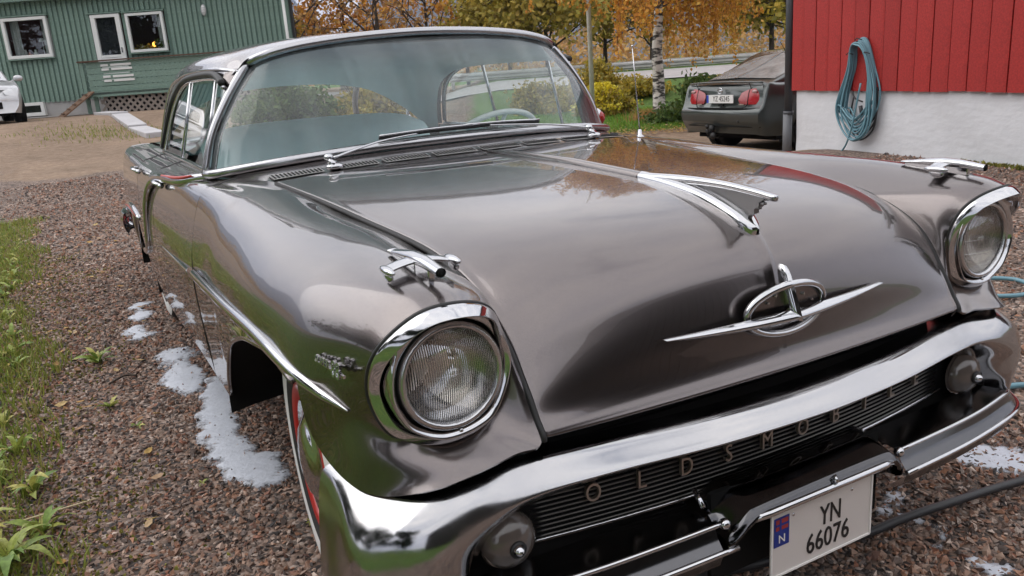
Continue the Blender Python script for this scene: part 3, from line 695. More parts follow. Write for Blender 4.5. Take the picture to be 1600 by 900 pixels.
# ------------------------------------------------------------------ interior
def bench(name,y,zt,hw,lean,m):
    e=empty(name,(0,y,.4)); put(e,car)
    G=[]
    for t in np.linspace(-1,1,13):
        x=hw*t; rr=(1-abs(t)**7); zz=zt-.06*(1-rr)-.012*t*t
        G.append([(x,y-.26-.02*rr,.55),(x,y-.18-.03*rr,.75),(x,y-.08-.03*rr,zz-.09),(x,y-.03,zz-.02),(x,y+.04,zz),(x,y+.11,zz-.05),(x,y+.12,.6)])
    surf('backrest',G,3,4,m,e)
    mb=MB(); mb.box((0,y-.35,.52),(hw*2,.55,.16)); mb.build('seat_cushion',m,e,bevel=.04)
bench('front_seat',2.62,.925,.64,0,SEAT); bench('rear_seat',3.58,1.085,.635,0,SEAT)
mb=MB(); mb.box((0,3.95,.965),(1.36,.66,.02)); mb.build('parcel_shelf',SEATD,car)
dash=[[(x,1.80+.1*abs(x/.74)**2,1.015-.02*abs(x/.74)),(x,1.88+.1*abs(x/.74)**2,1.02-.02*abs(x/.74)),(x,1.97+.09*abs(x/.74)**2,1.0-.02*abs(x/.74)),(x,2.0+.09*abs(x/.74)**2,.93),(x,1.97+.05*abs(x/.74)**2,.78)] for x in np.linspace(-.74,.74,9)]
surf('dashboard',dash,3,4,SEATD,car)
sw=empty('steering_wheel',(.36,2.16,.98)); put(sw,car)
ax=Vector((0,-.86,.5)).normalized(); q=Vector((0,0,1)).rotation_difference(Vector((0,.62,.785)))
def swp(a,r,h=0): return Vector((.36,2.19,.985))+q.to_matrix()@Vector((r*math.cos(a),r*math.sin(a),h))
mb=MB(); mb.tube([swp(a,.205) for a in np.linspace(0,2*math.pi,56,endpoint=False)],.012,8,closed=True)
mb.build('wheel_rim',WHITEP,sw,True)
mb=MB()
for a in (0,math.pi,-math.pi/2): mb.tube([swp(a,.03,-.02),swp(a,.203)],.009,6)
mb.tube([swp(0,0,.0),swp(0,0,-.35)],.03,10); mb.build('wheel_spoke',WHITEP,sw,True)
for s in (-1,1):
    G=[[(s*.79,y,.975),(s*.76,y,.8),(s*.78,y,.45)] for y in np.linspace(1.95,3.7,6)]
    surf('door_card',G,2,3,SEATD,doors[s],flip=s>0)
# ------------------------------------------------------------------ bumper
UP=[[(0,.215,.598),(0,.150,.606),(0,.123,.593),(0,.098,.577),(0,.105,.566),(0,.17,.528)],
[(.25,.22,.598),(.25,.160,.606),(.25,.132,.593),(.25,.105,.576),(.25,.112,.565),(.25,.175,.528)],
[(.48,.235,.598),(.48,.178,.605),(.48,.151,.592),(.48,.122,.573),(.478,.128,.562),(.475,.185,.524)],
[(.64,.255,.598),(.64,.19,.603),(.64,.165,.588),(.635,.136,.560),(.628,.142,.546),(.615,.192,.507)],
[(.75,.285,.592),(.75,.22,.600),(.745,.168,.582),(.735,.147,.55),(.72,.149,.522),(.69,.198,.485)],
[(.835,.34,.590),(.828,.275,.596),(.832,.195,.556),(.805,.160,.515),(.772,.160,.485),(.725,.205,.452)],
[(.885,.42,.588),(.876,.34,.585),(.888,.238,.538),(.855,.183,.485),(.787,.168,.43),(.745,.212,.42)],
[(.930,.47,.558),(.926,.385,.552),(.935,.275,.485),(.885,.212,.432),(.81,.183,.398),(.757,.218,.394)],
[(.962,.43,.40),(.958,.365,.40),(.938,.29,.39),(.885,.225,.375),(.818,.192,.368),(.762,.222,.375)],
[(.960,.43,.362),(.956,.365,.362),(.936,.29,.36),(.885,.225,.357),(.82,.194,.357),(.764,.222,.370)]]
bump=empty('front_bumper',(0,.15,.45)); put(bump,car)
def bow(x): return (-.018+.048*(x/.62)**2) if abs(x)<=.62 else max(0,.030-.10*(abs(x)-.62))
UP=[[(p[0],p[1]+bow(r[2][0]),p[2]) for p in r] for r in UP]
up=[[(-p[0],p[1],p[2]) for p in r] for r in UP[:0:-1]]+UP
surf('upper_bar',up,8,6,OLDCH,bump)
LO=[[(.772,.222,.368),(.80,.203,.360),(.83,.197,.355),(.885,.226,.352),(.936,.29,.352),(.956,.365,.350),(.960,.43,.345)],
[(.765,.222,.385),(.79,.203,.380),(.82,.192,.372),(.866,.213,.352),(.903,.242,.336),(.915,.31,.305),(.91,.42,.28)],
[(.72,.215,.402),(.735,.18,.396),(.745,.155,.392),(.765,.155,.370),(.785,.142,.346),(.79,.16,.308),(.78,.24,.265)],
[(.55,.205,.405),(.55,.155,.398),(.55,.122,.394),(.55,.114,.371),(.55,.097,.349),(.55,.11,.313),(.55,.18,.267)],
[(.27,.20,.405),(.27,.14,.398),(.27,.108,.394),(.27,.099,.372),(.27,.081,.350),(.27,.093,.315),(.27,.16,.27)],
[(0,.20,.405),(0,.135,.398),(0,.105,.394),(0,.096,.372),(0,.078,.350),(0,.09,.315),(0,.16,.27)]]
LO=LO[::-1]; lo=[[(-p[0],p[1],p[2]) for p in r] for r in LO[:0:-1]]+LO
Dl=np.stack([np.vstack([np.linspace(r[i],r[i+1],5)[:-1] for i in range(6)]+[r[6]]) for r in np.array(lo)])
Dl=cr(Dl.reshape(len(lo),-1),8).reshape(-1,Dl.shape[1],3)
LBM=mat('lower chrome painted reflection',(.13,.13,.135,1),.16,1)  # chrome base darkened to paint in its dark reflections
for s in (-1,1):
    Dh=Dl[Dl[:,3,0]<-.238] if s<0 else Dl[Dl[:,3,0]>.262]
    V,F=gridmesh(Dh); mesh('lower_bar',V,F,LBM,bump)
mb=MB(); mb.box((.012,.16,.33),(.50,.012,.20)); mb.build('housing_back',DARK,bump)
dd=crgrid(lo,8,1)
for idx,rr,nm in ((2,.0058,'upper_ridge'),(4,.0065,'lower_ridge')):
    P=dd[:,idx]; left=P[P[:,0]<-.235]; right=P[P[:,0]>.262]
    for q_ in (left,right):
        mb=MB(); mb.tube(q_,rr,8); mb.build(nm,CHROME,bump,True)
for s in (-1,1):
    mb=MB(); mb.ell((s*.258+.01,.104,.394),(.012,.012,.012),10,8); mb.build('ridge_cap',CHROME,bump,True)
    if s>0: continue
    mb=MB(); mb.tube([(s*.255,.185,.437),(s*.262,.15,.412)],.006,6); mb.build('ridge_clip',CHROME,bump,True)
# dark pan behind the mouth
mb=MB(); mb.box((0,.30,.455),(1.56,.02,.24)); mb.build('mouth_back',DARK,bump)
# grille
gr=empty('grille',(0,.2,.47)); put(gr,car)
def gy(x): return .198+.034*(x/.48)**2*1.0
for k in range(11):
    z=.414+.0102*k; P=[(x,gy(x),z) for x in np.linspace(-.60,.60,25)]
    mb=MB(); mb.tube(P,.0021,5); mb.build('grille_bar',mat('grille steel',(.20,.19,.18,1),.3,1),gr,True)
mb=MB(); mb.tube([(x,gy(x)-.003,.408) for x in np.linspace(-.62,.62,25)],.004,6); mb.tube([(x,gy(x)-.003,.527) for x in np.linspace(-.58,.58,25)],.004,6); mb.build('grille_rail',CHROMED,gr,True)
LETM=mat('letter chrome',(.44,.38,.33,1),.4,.9)
for i,ch in enumerate('OLDSMOBILE'):
    x=.1056*(i-4.5); a=2*.034*x/.48**2
    M=Matrix.Translation((x,gy(x)-.010,.484))@Matrix.Rotation(math.atan(a),4,'Z')@Matrix.Rotation(R(90),4,'X')
    text_mesh('letter',ch,.055,LETM,gr,M,.0045,0,.80)
# parking lamps
for s in (-1,1):
    pl=empty('parking_lamp',(s*.655,.2,.45)); put(pl,car)
    rot=Matrix.Rotation(R(90),3,'X'); c0=(s*.664,.215,.449)
    mb=MB(); mb.lathe([(.001,.030),(.018,.0285),(.038,.020),(.050,.008),(.055,-.004),(.056,-.014)],32,c0,rot); mb.build('lamp_lens',mat('smoked lamp glass',(.10,.082,.072,1),.16,0,.8),pl,True)
    mb=MB(); mb.lathe([(.056,-.006),(.050,-.018),(.03,-.03),(.001,-.034)],32,c0,rot); mb.build('lamp_bowl',CHROMED,pl,True)
    mb=MB(); mb.lathe([(.012,.024),(.0135,.031),(.010,.040),(.006,.046),(.001,.048)],16,c0,rot); mb.build('lamp_bullet',CHROME,pl,True)
    mb=MB(); mb.lathe([(.012,.028),(.0165,.030),(.0165,.034),(.012,.036)],16,c0,rot); mb.build('lamp_collar',BLACK,pl,True)
# plate housing
ph=[]
for x,dz,dy in [(-.262,-.055,.02),(-.243,-.035,.008),(-.215,-.008,.0),(-.18,0,0),(0,.003,0),(.18,0,0),(.215,-.008,0),(.243,-.035,.008),(.262,-.055,.02)]:
    x+=.018
    ph.append([(x,.196,.437+dz*.6),(x,.155,.43+dz*.8),(x,.112+dy,.418+dz),(x,.092+dy,.411+dz),(x,.080+dy,.400+dz),(x,.080+dy,.392+dz),(x,.090+dy,.383+dz),(x,.12+dy,.378+dz),(x,.15+dy,.36+dz)])
surf('plate_housing',ph,5,4,mat('pan chrome painted reflection',(.10,.10,.105,1),.07,1),bump)  # near-black base paints the dark reflection into the chrome pan
mb=MB(); mb.tube([(x+.018,.079+(.008 if abs(x)>.19 else 0)*1.0,.396-(.004 if abs(x)>.19 else 0)) for x in (-.205,-.17,-.08,0,.08,.17,.205)],.0085,8); mb.build('housing_lip',CHROME,bump,True)
mb=MB(); mb.tube([(.035,.090,.406),(.035,.082,.417),(.035,.074,.406)],.005,6); mb.build('catch',CHROME,bump,True)
# number plate
np_=empty('number_plate',(.013,.10,.3)); put(np_,car)
PL=mat('plate white',(.62,.58,.55,1),.35,coat=.3); PB=mat('plate black',(.012,.012,.012,1),.4)
mb=MB(); mb.box((.013,.092,.307),(.300,.003,.150)); mb.build('plate_sheet',PL,np_,bevel=.001)
mb=MB(); w_,z0,z1=.149,.2335,.381
for a,b in (((.013-w_,.0895,z0),(.013+w_,.0895,z0)),((.013-w_,.0895,z0),(.013-w_,.0895,z1)),((.013+w_,.0895,z0),(.013+w_,.0895,z1))): mb.bar(a,b,.004,.004,up=(0,1,0))
mb.build('plate_rim',mat('plate edge',(.75,.73,.70,1),.3),np_)
def FT(x,z,y=.0895): return Matrix.Translation((x,y,z))@Matrix.Rotation(R(90),4,'X')
text_mesh('plate_lettering','YN',.066,PB,np_,FT(.036,.327),.001,0,.72)
text_mesh('plate_numerals','66076',.066,PB,np_,FT(.030,.272),.001,0,.80)
mb=MB(); mb.box((-.108,.0898,.335),(.042,.0016,.066)); mb.build('country_band',mat('plate blue',(.01,.03,.22,1),.4),np_)
text_mesh('country_letter','N',.026,mat('plate edge',(.75,.73,.70,1),.3),np_,FT(-.108,.318,.0884),.0005,0,1)
mb=MB(); mb.box((-.108,.0886,.352),(.034,.001,.024)); mb.build('flag_field',mat('flag red',(.30,.03,.03,1),.5),np_)
mb=MB(); mb.box((-.113,.0880,.352),(.005,.001,.024)); mb.box((-.108,.0881,.352),(.034,.001,.005)); mb.build('flag_cross',mat('plate blue',(.01,.03,.22,1),.4),np_)
for x in (-.075,.10):
    mb=MB(); mb.ell((x,.090,.362),(.004,.002,.004),8,6); mb.build('plate_screw',CHROMED,np_,True)
# rear bumper
G=[]
for x,y,dz in [(-.99,5.0,.0),(-.995,5.2,0),(-.94,5.36,0),(-.7,5.42,0),(0,5.45,0),(.7,5.42,0),(.94,5.36,0),(.995,5.2,0),(.99,5.0,0)]:
    k=1 if abs(x)<.9 else .3; sx=np.sign(x)*(.03 if abs(x)>.9 else 0)
    G.append([(x-sx,y-.03*k,.53),(x,y,.52),(x+sx*.4,y+.03*k,.46),(x,y,.40),(x-sx,y-.03*k,.37)])
surf('rear_bumper',G,5,4,CHROME,car)
for s in (-1,1):
    mb=MB(); mb.ell((s*.86,5.26,.72),(.05,.05,.08),12,10); mb.build('tail_lamp',mat('tail red',(.35,.01,.01,1),.15,coat=.6),car,True)
# ------------------------------------------------------------------ wheels
def make_wheel():
    w=empty('wheel',(0,0,0)); rot=Matrix.Rotation(R(-90),3,'Y')     # axle along x, outer face toward -x
    t=MB(); t.lathe([(.195,-.09),(.24,-.105),(.30,-.105),(.338,-.085),(.350,-.05),(.352,0),(.352,.05),(.342,.085),(.326,.098)],56,(0,0,0),rot); t.build('tyre',TYRE,w,True,local=True)
    t=MB(); t.lathe([(.326,.098),(.305,.1065),(.275,.109),(.247,.107)],56,(0,0,0),rot); t.build('whitewall',WHITEWALL,w,True,local=True)
    t=MB(); t.lathe([(.247,.107),(.232,.104),(.21,.094),(.196,.085)],56,(0,0,0),rot); t.build('sidewall',TYRE,w,True,local=True)
    t=MB(); t.lathe([(.204,.088),(.205,.100),(.196,.104),(.184,.095),(.172,.075),(.165,.07)],56,(0,0,0),rot); t.build('rim',REDRIM,w,True,local=True)
    t=MB(); t.lathe([(.166,.072),(.165,.088),(.155,.098),(.135,.092),(.115,.098),(.10,.106),(.085,.116),(.05,.124),(.02,.127),(.001,.128)],56,(0,0,0),rot); t.build('hubcap',CHROME,w,True,local=True)
    t=MB(); t.lathe([(.165,.07),(.165,-.05),(.001,-.05)],24,(0,0,0),rot); t.build('drum',DARK,w,True,local=True)
    return w
w0=make_wheel()
for i,(x,y,rz) in enumerate([(-.738,.975,R(-3.5)),(.745,.975,R(176.5)),(-.79,4.065,0),(.79,4.065,math.pi)]):
    w_=w0 if i==0 else copy_tree(w0)
    w_.location=(x,y,.352); w_.rotation_euler=(0,0,rz); w_.parent=car; w_.matrix_parent_inverse=wm(car).inverted()
# rear wheel houses
for s in (-1,1):
    G=[[(s*.95,4.075+.46*math.cos(a),.26+.40*math.sin(a)),(s*.6,4.075+.46*math.cos(a),.26+.40*math.sin(a)),(s*.58,4.075,.26)] for a in np.linspace(0,math.pi,9)]
    surf('wheel_house',G,2,1,DARK,car)
# antenna, mirror
an=empty('antenna',(.80,1.723,.97)); put(an,car)
mb=MB(); mb.lathe([(.022,0),(.020,.006),(.010,.012),(.009,.03),(.005,.034)],14,(.80,1.723,.974)); mb.build('antenna_base',CHROME,an,True)
mb=MB(); mb.tube([(.80,1.723,1.0),(.797,1.74,1.2),(.795,1.75,1.33)],[.0028,.0022,.0018],6); mb.ell((.795,1.75,1.332),(.005,.005,.005),8,6); mb.build('antenna_mast',CHROME,an,True)
mi=empty('side_mirror',(.93,2.2,1.0)); put(mi,car)
mb=MB(); mb.tube([(.885,2.15,.955),(.90,2.17,.99)],.012,8); mb.build('mirror_stem',CHROME,mi,True)
mb=MB(); mb.ell((.90,2.18,1.03),(.04,.03,.05),14,10); mb.build('mirror_shell',CHROME,mi,True)
mb=MB(); mb.ell((.915,2.17,1.035),(.024,.026,.03),14,10); mb.build('mirror_back',mat('tail red',(.35,.01,.01,1),.15),mi,True)
# ------------------------------------------------------------------ ground
def graded(a,b,c,near,far,grow):
    xs=[c]; s=near
    while xs[-1]<b: xs.append(xs[-1]+s); s=min(s*grow,far)
    ys=[c]; s=near
    while ys[-1]>a: ys.append(ys[-1]-s); s=min(s*grow,far)
    return np.array(sorted(set(ys+xs)))
gxs=graded(-5500,5500,0,.16,600,1.045); gys=graded(-3000,6500,2,.16,600,1.045)
GX,GY=np.meshgrid(gxs,gys,indexing='ij'); GZ=terr(GX,GY)
ncol=len(gys); V=np.stack([GX,GY,GZ],-1).reshape(-1,3)
ii,jj=np.meshgrid(np.arange(len(gxs)-1),np.arange(ncol-1),indexing='ij'); a=(ii*ncol+jj).ravel()
F=np.stack([a,a+ncol,a+ncol+1,a+1],1)
def wob(x,y,s,k): return math.sin(x*s+k)*.5+math.sin(y*s*1.3+k*2.1)*.5
dd_=(GX-O0[0])*FH[0]+(GY-O0[1])*FH[1]; ll_=(GX-O0[0])*RH[0]+(GY-O0[1])*RH[1]
wv=.25*np.sin(GY*1.1)+.18*np.sin(GY*2.7+1)+.12*np.sin(GX*3.1)
grass_m=.66*ss(-1.42,-1.85,GX+wv*.4+.03*(GY-1.4))*(1-ss(8.5,12.0,GY))
grass_m=np.maximum(grass_m, ss(-2.5,-6,GX)*(1-ss(9,13,dd_)))
grass_m=np.maximum(grass_m, ss(15.0,16.2,dd_+wv)*ss(-1.5,0,ll_))
grass_m=np.maximum(grass_m, ss(45,60,dd_)); grass_m=np.maximum(grass_m, ss(-14,-22,GY))
dirt_m=ss(11.5,14.5,dd_+wv*2)*(1-ss(-3,0,ll_))
dirt_m=np.maximum(dirt_m, ss(9.3,10.6,dd_+wv*.5)*ss(-1,1,ll_))
gme_ob=fastmesh('ground',V,F,None,None,True); tag(gme_ob,kind='structure')
for nm,arr in (('grass',grass_m),('dirt',dirt_m)):
    at=gme_ob.data.attributes.new(nm,'FLOAT','POINT'); at.data.foreach_set('value',arr.ravel().astype(np.float32))
def ground_mat():
    m=bpy.data.materials.new('gravel dirt and grass'); m.use_nodes=True; n=m.node_tree.nodes; l=m.node_tree.links.new; b=n['Principled BSDF']
    b.inputs['Roughness'].default_value=.85; b.inputs['Specular IOR Level'].default_value=.3
    g=n.new('ShaderNodeTexCoord')
    def noise(s,d=5,r=.6):
        q=n.new('ShaderNodeTexNoise'); q.inputs['Scale'].default_value=s; q.inputs['Detail'].default_value=d; q.inputs['Roughness'].default_value=r; l(g.outputs['Object'],q.inputs[0]); return q
    def ramp(src,pts):
        r=n.new('ShaderNodeValToRGB'); e=r.color_ramp.elements
        while len(e)<len(pts): e.new(.5)
        for k,(p,c) in enumerate(pts): e[k].position=p; e[k].color=c
        l(src,r.inputs[0]); return r.outputs[0]
    def mix(fac,a,c):
        q=n.new('ShaderNodeMixRGB'); l(fac,q.inputs[0]); l(a,q.inputs[1]); l(c,q.inputs[2]); return q.outputs[0]
    vo=n.new('ShaderNodeTexVoronoi'); vo.inputs['Scale'].default_value=62; l(g.outputs['Object'],vo.inputs[0])
    sp=n.new('ShaderNodeSeparateColor'); l(vo.outputs['Color'],sp.inputs[0])
    gv=ramp(sp.outputs[0],[(0,(.045,.042,.042,1)),(.3,(.11,.085,.072,1)),(.55,(.21,.145,.11,1)),(.8,(.28,.20,.16,1)),(1,(.38,.31,.27,1))])
    dr=ramp(noise(9,8,.7).outputs[0],[(.3,(.19,.13,.085,1)),(.5,(.255,.18,.125,1)),(.7,(.33,.245,.18,1))])
    gs=ramp(noise(14,8,.75).outputs[0],[(.3,(.03,.06,.012,1)),(.5,(.075,.14,.022,1)),(.7,(.17,.21,.05,1))])
    def att(nm,sc,lo,hi):
        a=n.new('ShaderNodeAttribute'); a.attribute_name=nm
        z=noise(sc,6,.7); s=n.new('ShaderNodeMath'); s.operation='MULTIPLY_ADD'; s.inputs[1].default_value=.8; l(z.outputs[0],s.inputs[0]); 
        t=n.new('ShaderNodeMath'); t.operation='SUBTRACT'; l(a.outputs['Fac'],s.inputs[2]); 
        q=n.new('ShaderNodeMapRange'); q.inputs[1].default_value=lo; q.inputs[2].default_value=hi; l(s.outputs[0],q.inputs[0]); return q.outputs[0]
    c=mix(att('dirt',2.2,.78,1.0),gv,dr); c=mix(att('grass',3.5,.75,.98),c,gs)
    big=noise(.9,4); rr=n.new('ShaderNodeMapRange'); rr.inputs[1].default_value=.3; rr.inputs[2].default_value=.7; rr.inputs[3].default_value=.8; rr.inputs[4].default_value=1.15; l(big.outputs[0],rr.inputs[0])
    mm=n.new('ShaderNodeMixRGB'); mm.blend_type='MULTIPLY'; mm.inputs[0].default_value=1; l(c,mm.inputs[1]); l(rr.outputs[0],mm.inputs[2]); l(mm.outputs[0],b.inputs['Base Color'])
    bp=n.new('ShaderNodeBump'); bp.inputs['Strength'].default_value=.9; bp.inputs['Distance'].default_value=.012; l(vo.outputs['Distance'],bp.inputs['Height']); bp.invert=True
    l(bp.outputs[0],b.inputs['Normal'])
    return m
gme_ob.data.materials.append(ground_mat())
# ---- loose stones
STONE=island_mat('crushed stone',[(.04,.037,.037,1),(.105,.083,.074,1),(.18,.115,.085,1),(.37,.19,.115,1),(.14,.108,.095,1),(.42,.29,.22,1),(.27,.145,.095,1),(.54,.43,.36,1),(.085,.07,.065,1),(.36,.16,.10,1)],.75)
def stones(n,xs,ys,smin,smax,keep=None):
    x=rng.uniform(*xs,n); y=rng.uniform(*ys,n)
    if keep is not None:
        k=keep(x,y); x=x[k]; y=y[k]
    n=len(x); s=rng.uniform(smin,smax,n)*rng.choice([.7,1,1,1.35],n)
    base=np.array([(1,0,0),(-1,0,0),(0,1,0),(0,-1,0),(0,0,.62),(0,0,-.62)],float)
    tri=np.array([(0,2,4),(2,1,4),(1,3,4),(3,0,4),(2,0,5),(1,2,5),(3,1,5),(0,3,5)])
    v=base[None]*s[:,None,None]*rng.uniform(.55,1.15,(n,6,1))*np.stack([rng.uniform(.8,1.3,n),rng.uniform(.55,.9,n),rng.uniform(.5,.9,n)],1)[:,None,:]
    v=v+rng.normal(0,.13,(n,6,3))*s[:,None,None]
    q=rng.normal(size=(n,4)); q[:,1:3]*=.45; q/=np.linalg.norm(q,axis=1)[:,None]; w_,a,b,c=q.T
    Rm=np.stack([np.stack([1-2*(b*b+c*c),2*(a*b-w_*c),2*(a*c+w_*b)],-1),np.stack([2*(a*b+w_*c),1-2*(a*a+c*c),2*(b*c-w_*a)],-1),np.stack([2*(a*c-w_*b),2*(b*c+w_*a),1-2*(a*a+b*b)],-1)],1)
    v=np.einsum('nij,nkj->nki',Rm,v); v[:,:,0]+=x[:,None]; v[:,:,1]+=y[:,None]; v[:,:,2]+=(terr(x,y)+s*.18)[:,None]
    return v.reshape(-1,3),(tri[None]+6*np.arange(n)[:,None,None]).reshape(-1,3)
def keepL(x,y): return rng.random(len(x))> .75*ss(-1.6,-2.3,x)
parts=[stones(26000,(-2.3,-.3),(.5,3.2),.007,.0135,keepL),stones(22000,(-2.9,-.5),(3.2,6.5),.009,.016,keepL),stones(16000,(-3.6,-.6),(6.5,13),.012,.022,keepL),
       stones(9000,(.25,1.5),(-.35,.9),.008,.0145),stones(14000,(1.2,4.5),(.2,3.5),.010,.018),stones(5000,(4.5,6.8),(2,5),.012,.022),stones(6000,(-1.2,1.2),(-2.2,.4),.009,.016)]
Vs=[];Fs=[];k=0
for v,f in parts: Vs.append(v); Fs.append(f+k); k+=len(v)
st=fastmesh('gravel',np.vstack(Vs),np.vstack(Fs),STONE); tag(st,kind='stuff')
# ---- foam patches
def foam_mat():
    m=mat('soap foam',(.56,.59,.65,1),.35,bump=(60,.3,5),var=(25,.10)); 
    n=m.node_tree.nodes; l=m.node_tree.links.new; a=n.new('ShaderNodeAttribute'); a.attribute_name='depth'
    t=n.new('ShaderNodeTexCoord'); z=n.new('ShaderNodeTexNoise'); z.inputs['Scale'].default_value=55; z.inputs['Detail'].default_value=7; z.inputs['Roughness'].default_value=.7; l(t.outputs['Object'],z.inputs[0])
    s=n.new('ShaderNodeMath'); s.operation='MULTIPLY_ADD'; s.inputs[1].default_value=.13; l(z.outputs[0],s.inputs[0]); l(a.outputs['Fac'],s.inputs[2])
    r=n.new('ShaderNodeMapRange'); r.inputs[1].default_value=.058; r.inputs[2].default_value=.105; l(s.outputs[0],r.inputs[0]); l(r.outputs[0],n['Principled BSDF'].inputs['Alpha']); return m
FOAM=foam_mat()
def foam(pts,r,label,thin=0.0,seed=1):
    rg=np.random.default_rng(seed); pts=np.array(pts,float); P=cr(pts,8) if len(pts)>1 else pts
    rad=cr(np.array(r,float)[:,None],8)[:,0] if len(pts)>1 else np.array(r)
    x0,y0=P.min(0)-.35; x1,y1=P.max(0)+.35; h=.011
    xs=np.arange(x0,x1,h); ys=np.arange(y0,y1,h); X,Y=np.meshgrid(xs,ys,indexing='ij')
    D=np.full(X.shape,-9.)
    for (px,py),rr in zip(P,rad): D=np.maximum(D,rr-np.hypot(X-px,Y-py))
    nz_=np.zeros_like(X)
    for sc,am in ((5,.05),(9,.045),(17,.03),(31,.018+.012*thin),(70,.012+.02*thin)):
        a=rg.uniform(0,6.28,4); t=rg.uniform(0,6.28,2)
        nz_+=am*(np.sin(sc*(X*math.cos(t[0])+Y*math.sin(t[0]))+a[0])*np.sin(sc*(X*math.cos(t[1])-Y*math.sin(t[1]))+a[1]))
    D=D+nz_
    H=np.where(D>0,(.007-.003*thin)*(1-np.exp(-np.maximum(D,0)/.03))+.012*nz_*(1-np.exp(-np.maximum(D,0)/.05)),-.012+.4*D)
    Z=terr(X,Y)+H-.001+(.006 if not thin else .0025)
    nc=len(ys); idx=np.arange(X.size).reshape(X.shape); ok=(D>-.012)
    q=ok[:-1,:-1]&ok[1:,:-1]&ok[1:,1:]&ok[:-1,1:]
    Fq=np.stack([idx[:-1,:-1][q],idx[1:,:-1][q],idx[1:,1:][q],idx[:-1,1:][q]],1)
    used=np.unique(Fq); rm=np.full(X.size,-1); rm[used]=np.arange(len(used))
    V=np.stack([X,Y,Z],-1).reshape(-1,3)[used]
    ob=fastmesh('soap_foam',V,rm[Fq],FOAM,None,True); at=ob.data.attributes.new('depth','FLOAT','POINT'); at.data.foreach_set('value',(D-.02*thin).ravel()[used].astype(np.float32)); tag(ob,label,'foam',"soap foam left on the gravel"); return ob
foam([(-.84,2.75),(-.87,2.42),(-.90,2.15),(-.91,1.95),(-.905,1.80),(-.87,1.70)],[.035,.06,.065,.075,.09,.06],'largest white soap foam patch on gravel just behind the open front wheel arch',0,3)
foam([(-.93,3.35),(-.96,3.12),(-.95,2.98),(-.98,2.82),(-.93,2.70)],[.04,.045,.04,.055,.04],'narrow winding white foam strip on gravel beside the car door',0,5)
foam([(-1.02,4.55),(-1.04,4.25),(-1.09,3.98),(-1.07,3.78)],[.03,.045,.08,.07],'small pale foam patch on gravel farthest back near the rear wheel',0,8)
foam([(1.02,.52),(1.08,.40),(1.12,.30),(1.16,.22)],[.08,.12,.12,.1],'broad white foam patch with pebbles showing, right of the chrome bumper',.35,11)
foam([(.80,.44),(.70,.40),(.64,.30),(.62,.2)],[.03,.045,.04,.03],'thin broken foam streak on gravel under the bumper end',1,14)
foam([(.60,.13),(.575,.08),(.60,.03)],[.03,.04,.03],'small foam puddle below the black hose, lowest in the photo',.6,17)
# ---- hoses on the ground
HOSE=mat('blue green hose',(.13,.27,.325,1),.4,coat=.2); HOSEB=mat('black hose',(.03,.03,.032,1),.45)
mb=MB(); mb.tube(cr(np.array([(2.55,1.50,.02),(2.75,1.60,.02),(2.93,1.56,.02),(3.02,1.45,.02),(2.95,1.32,.02),(2.78,1.27,.02),(2.60,1.40,.02),(2.3,1.62,.02),(1.9,1.5,.02),(1.6,1.0,.02),(1.62,.70,.02),(1.70,.63,.02),(1.9,.50,.02),(2.4,.35,.02)]),8),.0115,8)
tag(mb.build('garden_hose',HOSE,None,True),'pale blue garden hose looped on gravel right of the car headlight','hose')
mb=MB(); mb.tube(cr(np.array([(-.2,.45,.03),(.1,.36,.028),(.40,.30,.03),(.55,.285,.035),(.74,.262,.035),(1.0,.228,.03),(1.5,.12,.025),(2.2,-.2,.025)]),8),.0125,8)
tag(mb.build('rubber_hose',HOSEB,None,True),'black rubber hose lying on gravel under the chrome bumper','hose')
# ------------------------------------------------------------------ left verge: grass and weeds
GRASS=island_mat('grass blades',[(.10,.16,.025,1),(.20,.27,.04,1),(.30,.32,.06,1),(.13,.20,.03,1),(.40,.34,.12,1),(.24,.30,.05,1),(.28,.18,.08,1)],.6,.3)
def blades(name,x,y,hmin,hmax,w,matl,lean=.5,parent=None):
    n=len(x); h=rng.uniform(hmin,hmax,n); a=rng.uniform(0,6.283,n); la=rng.uniform(0,6.283,n); ln=rng.uniform(.1,lean,n)*h
    z=terr(x,y); dx=np.cos(a)*w/2; dy=np.sin(a)*w/2; lx=np.cos(la)*ln; ly=np.sin(la)*ln
    v=np.empty((n,5,3))
    v[:,0]=np.stack([x-dx,y-dy,z],1); v[:,1]=np.stack([x+dx,y+dy,z],1)
    v[:,2]=np.stack([x+dx*.7+lx*.4,y+dy*.7+ly*.4,z+h*.6],1); v[:,3]=np.stack([x-dx*.7+lx*.4,y-dy*.7+ly*.4,z+h*.6],1)
    v[:,4]=np.stack([x+lx*1.2,y+ly*1.2,z+h*.95],1)
    b=5*np.arange(n)[:,None]
    f=np.concatenate([np.stack([b+0,b+1,b+2],-1),np.stack([b+0,b+2,b+3],-1),np.stack([b+3,b+2,b+4],-1)]).reshape(-1,3)
    ob=fastmesh(name,v.reshape(-1,3),f,matl,parent); return ob
n=26000; x=-1.40-np.abs(rng.normal(0,.45,n))-.0; y=rng.uniform(.9,9.5,n); 
edge=.12*np.sin(y*2.1)+.1*np.sin(y*5.3+1)+.10*np.sin(y*.9)
k=(x<-1.46+edge*.6-.03*(y-1.4))&(rng.random(n)<.30+.7*ss(-1.5,-1.8,x-edge*.6+.03*(y-1.4))); x=x[k]; y=y[k]
g=blades('verge_grass',x,y,.02,.085,.007,GRASS,.9); tag(g,kind='stuff')
n=9000; x=rng.uniform(-9,-2.4,n); y=rng.uniform(-3,9.5,n); g=blades('field_grass',x,y,.04,.12,.012,GRASS,.9); tag(g,kind='stuff')
MOSS=island_mat('moss',[(.14,.13,.02,1),(.22,.20,.035,1),(.10,.11,.02,1),(.26,.22,.06,1)],.9)
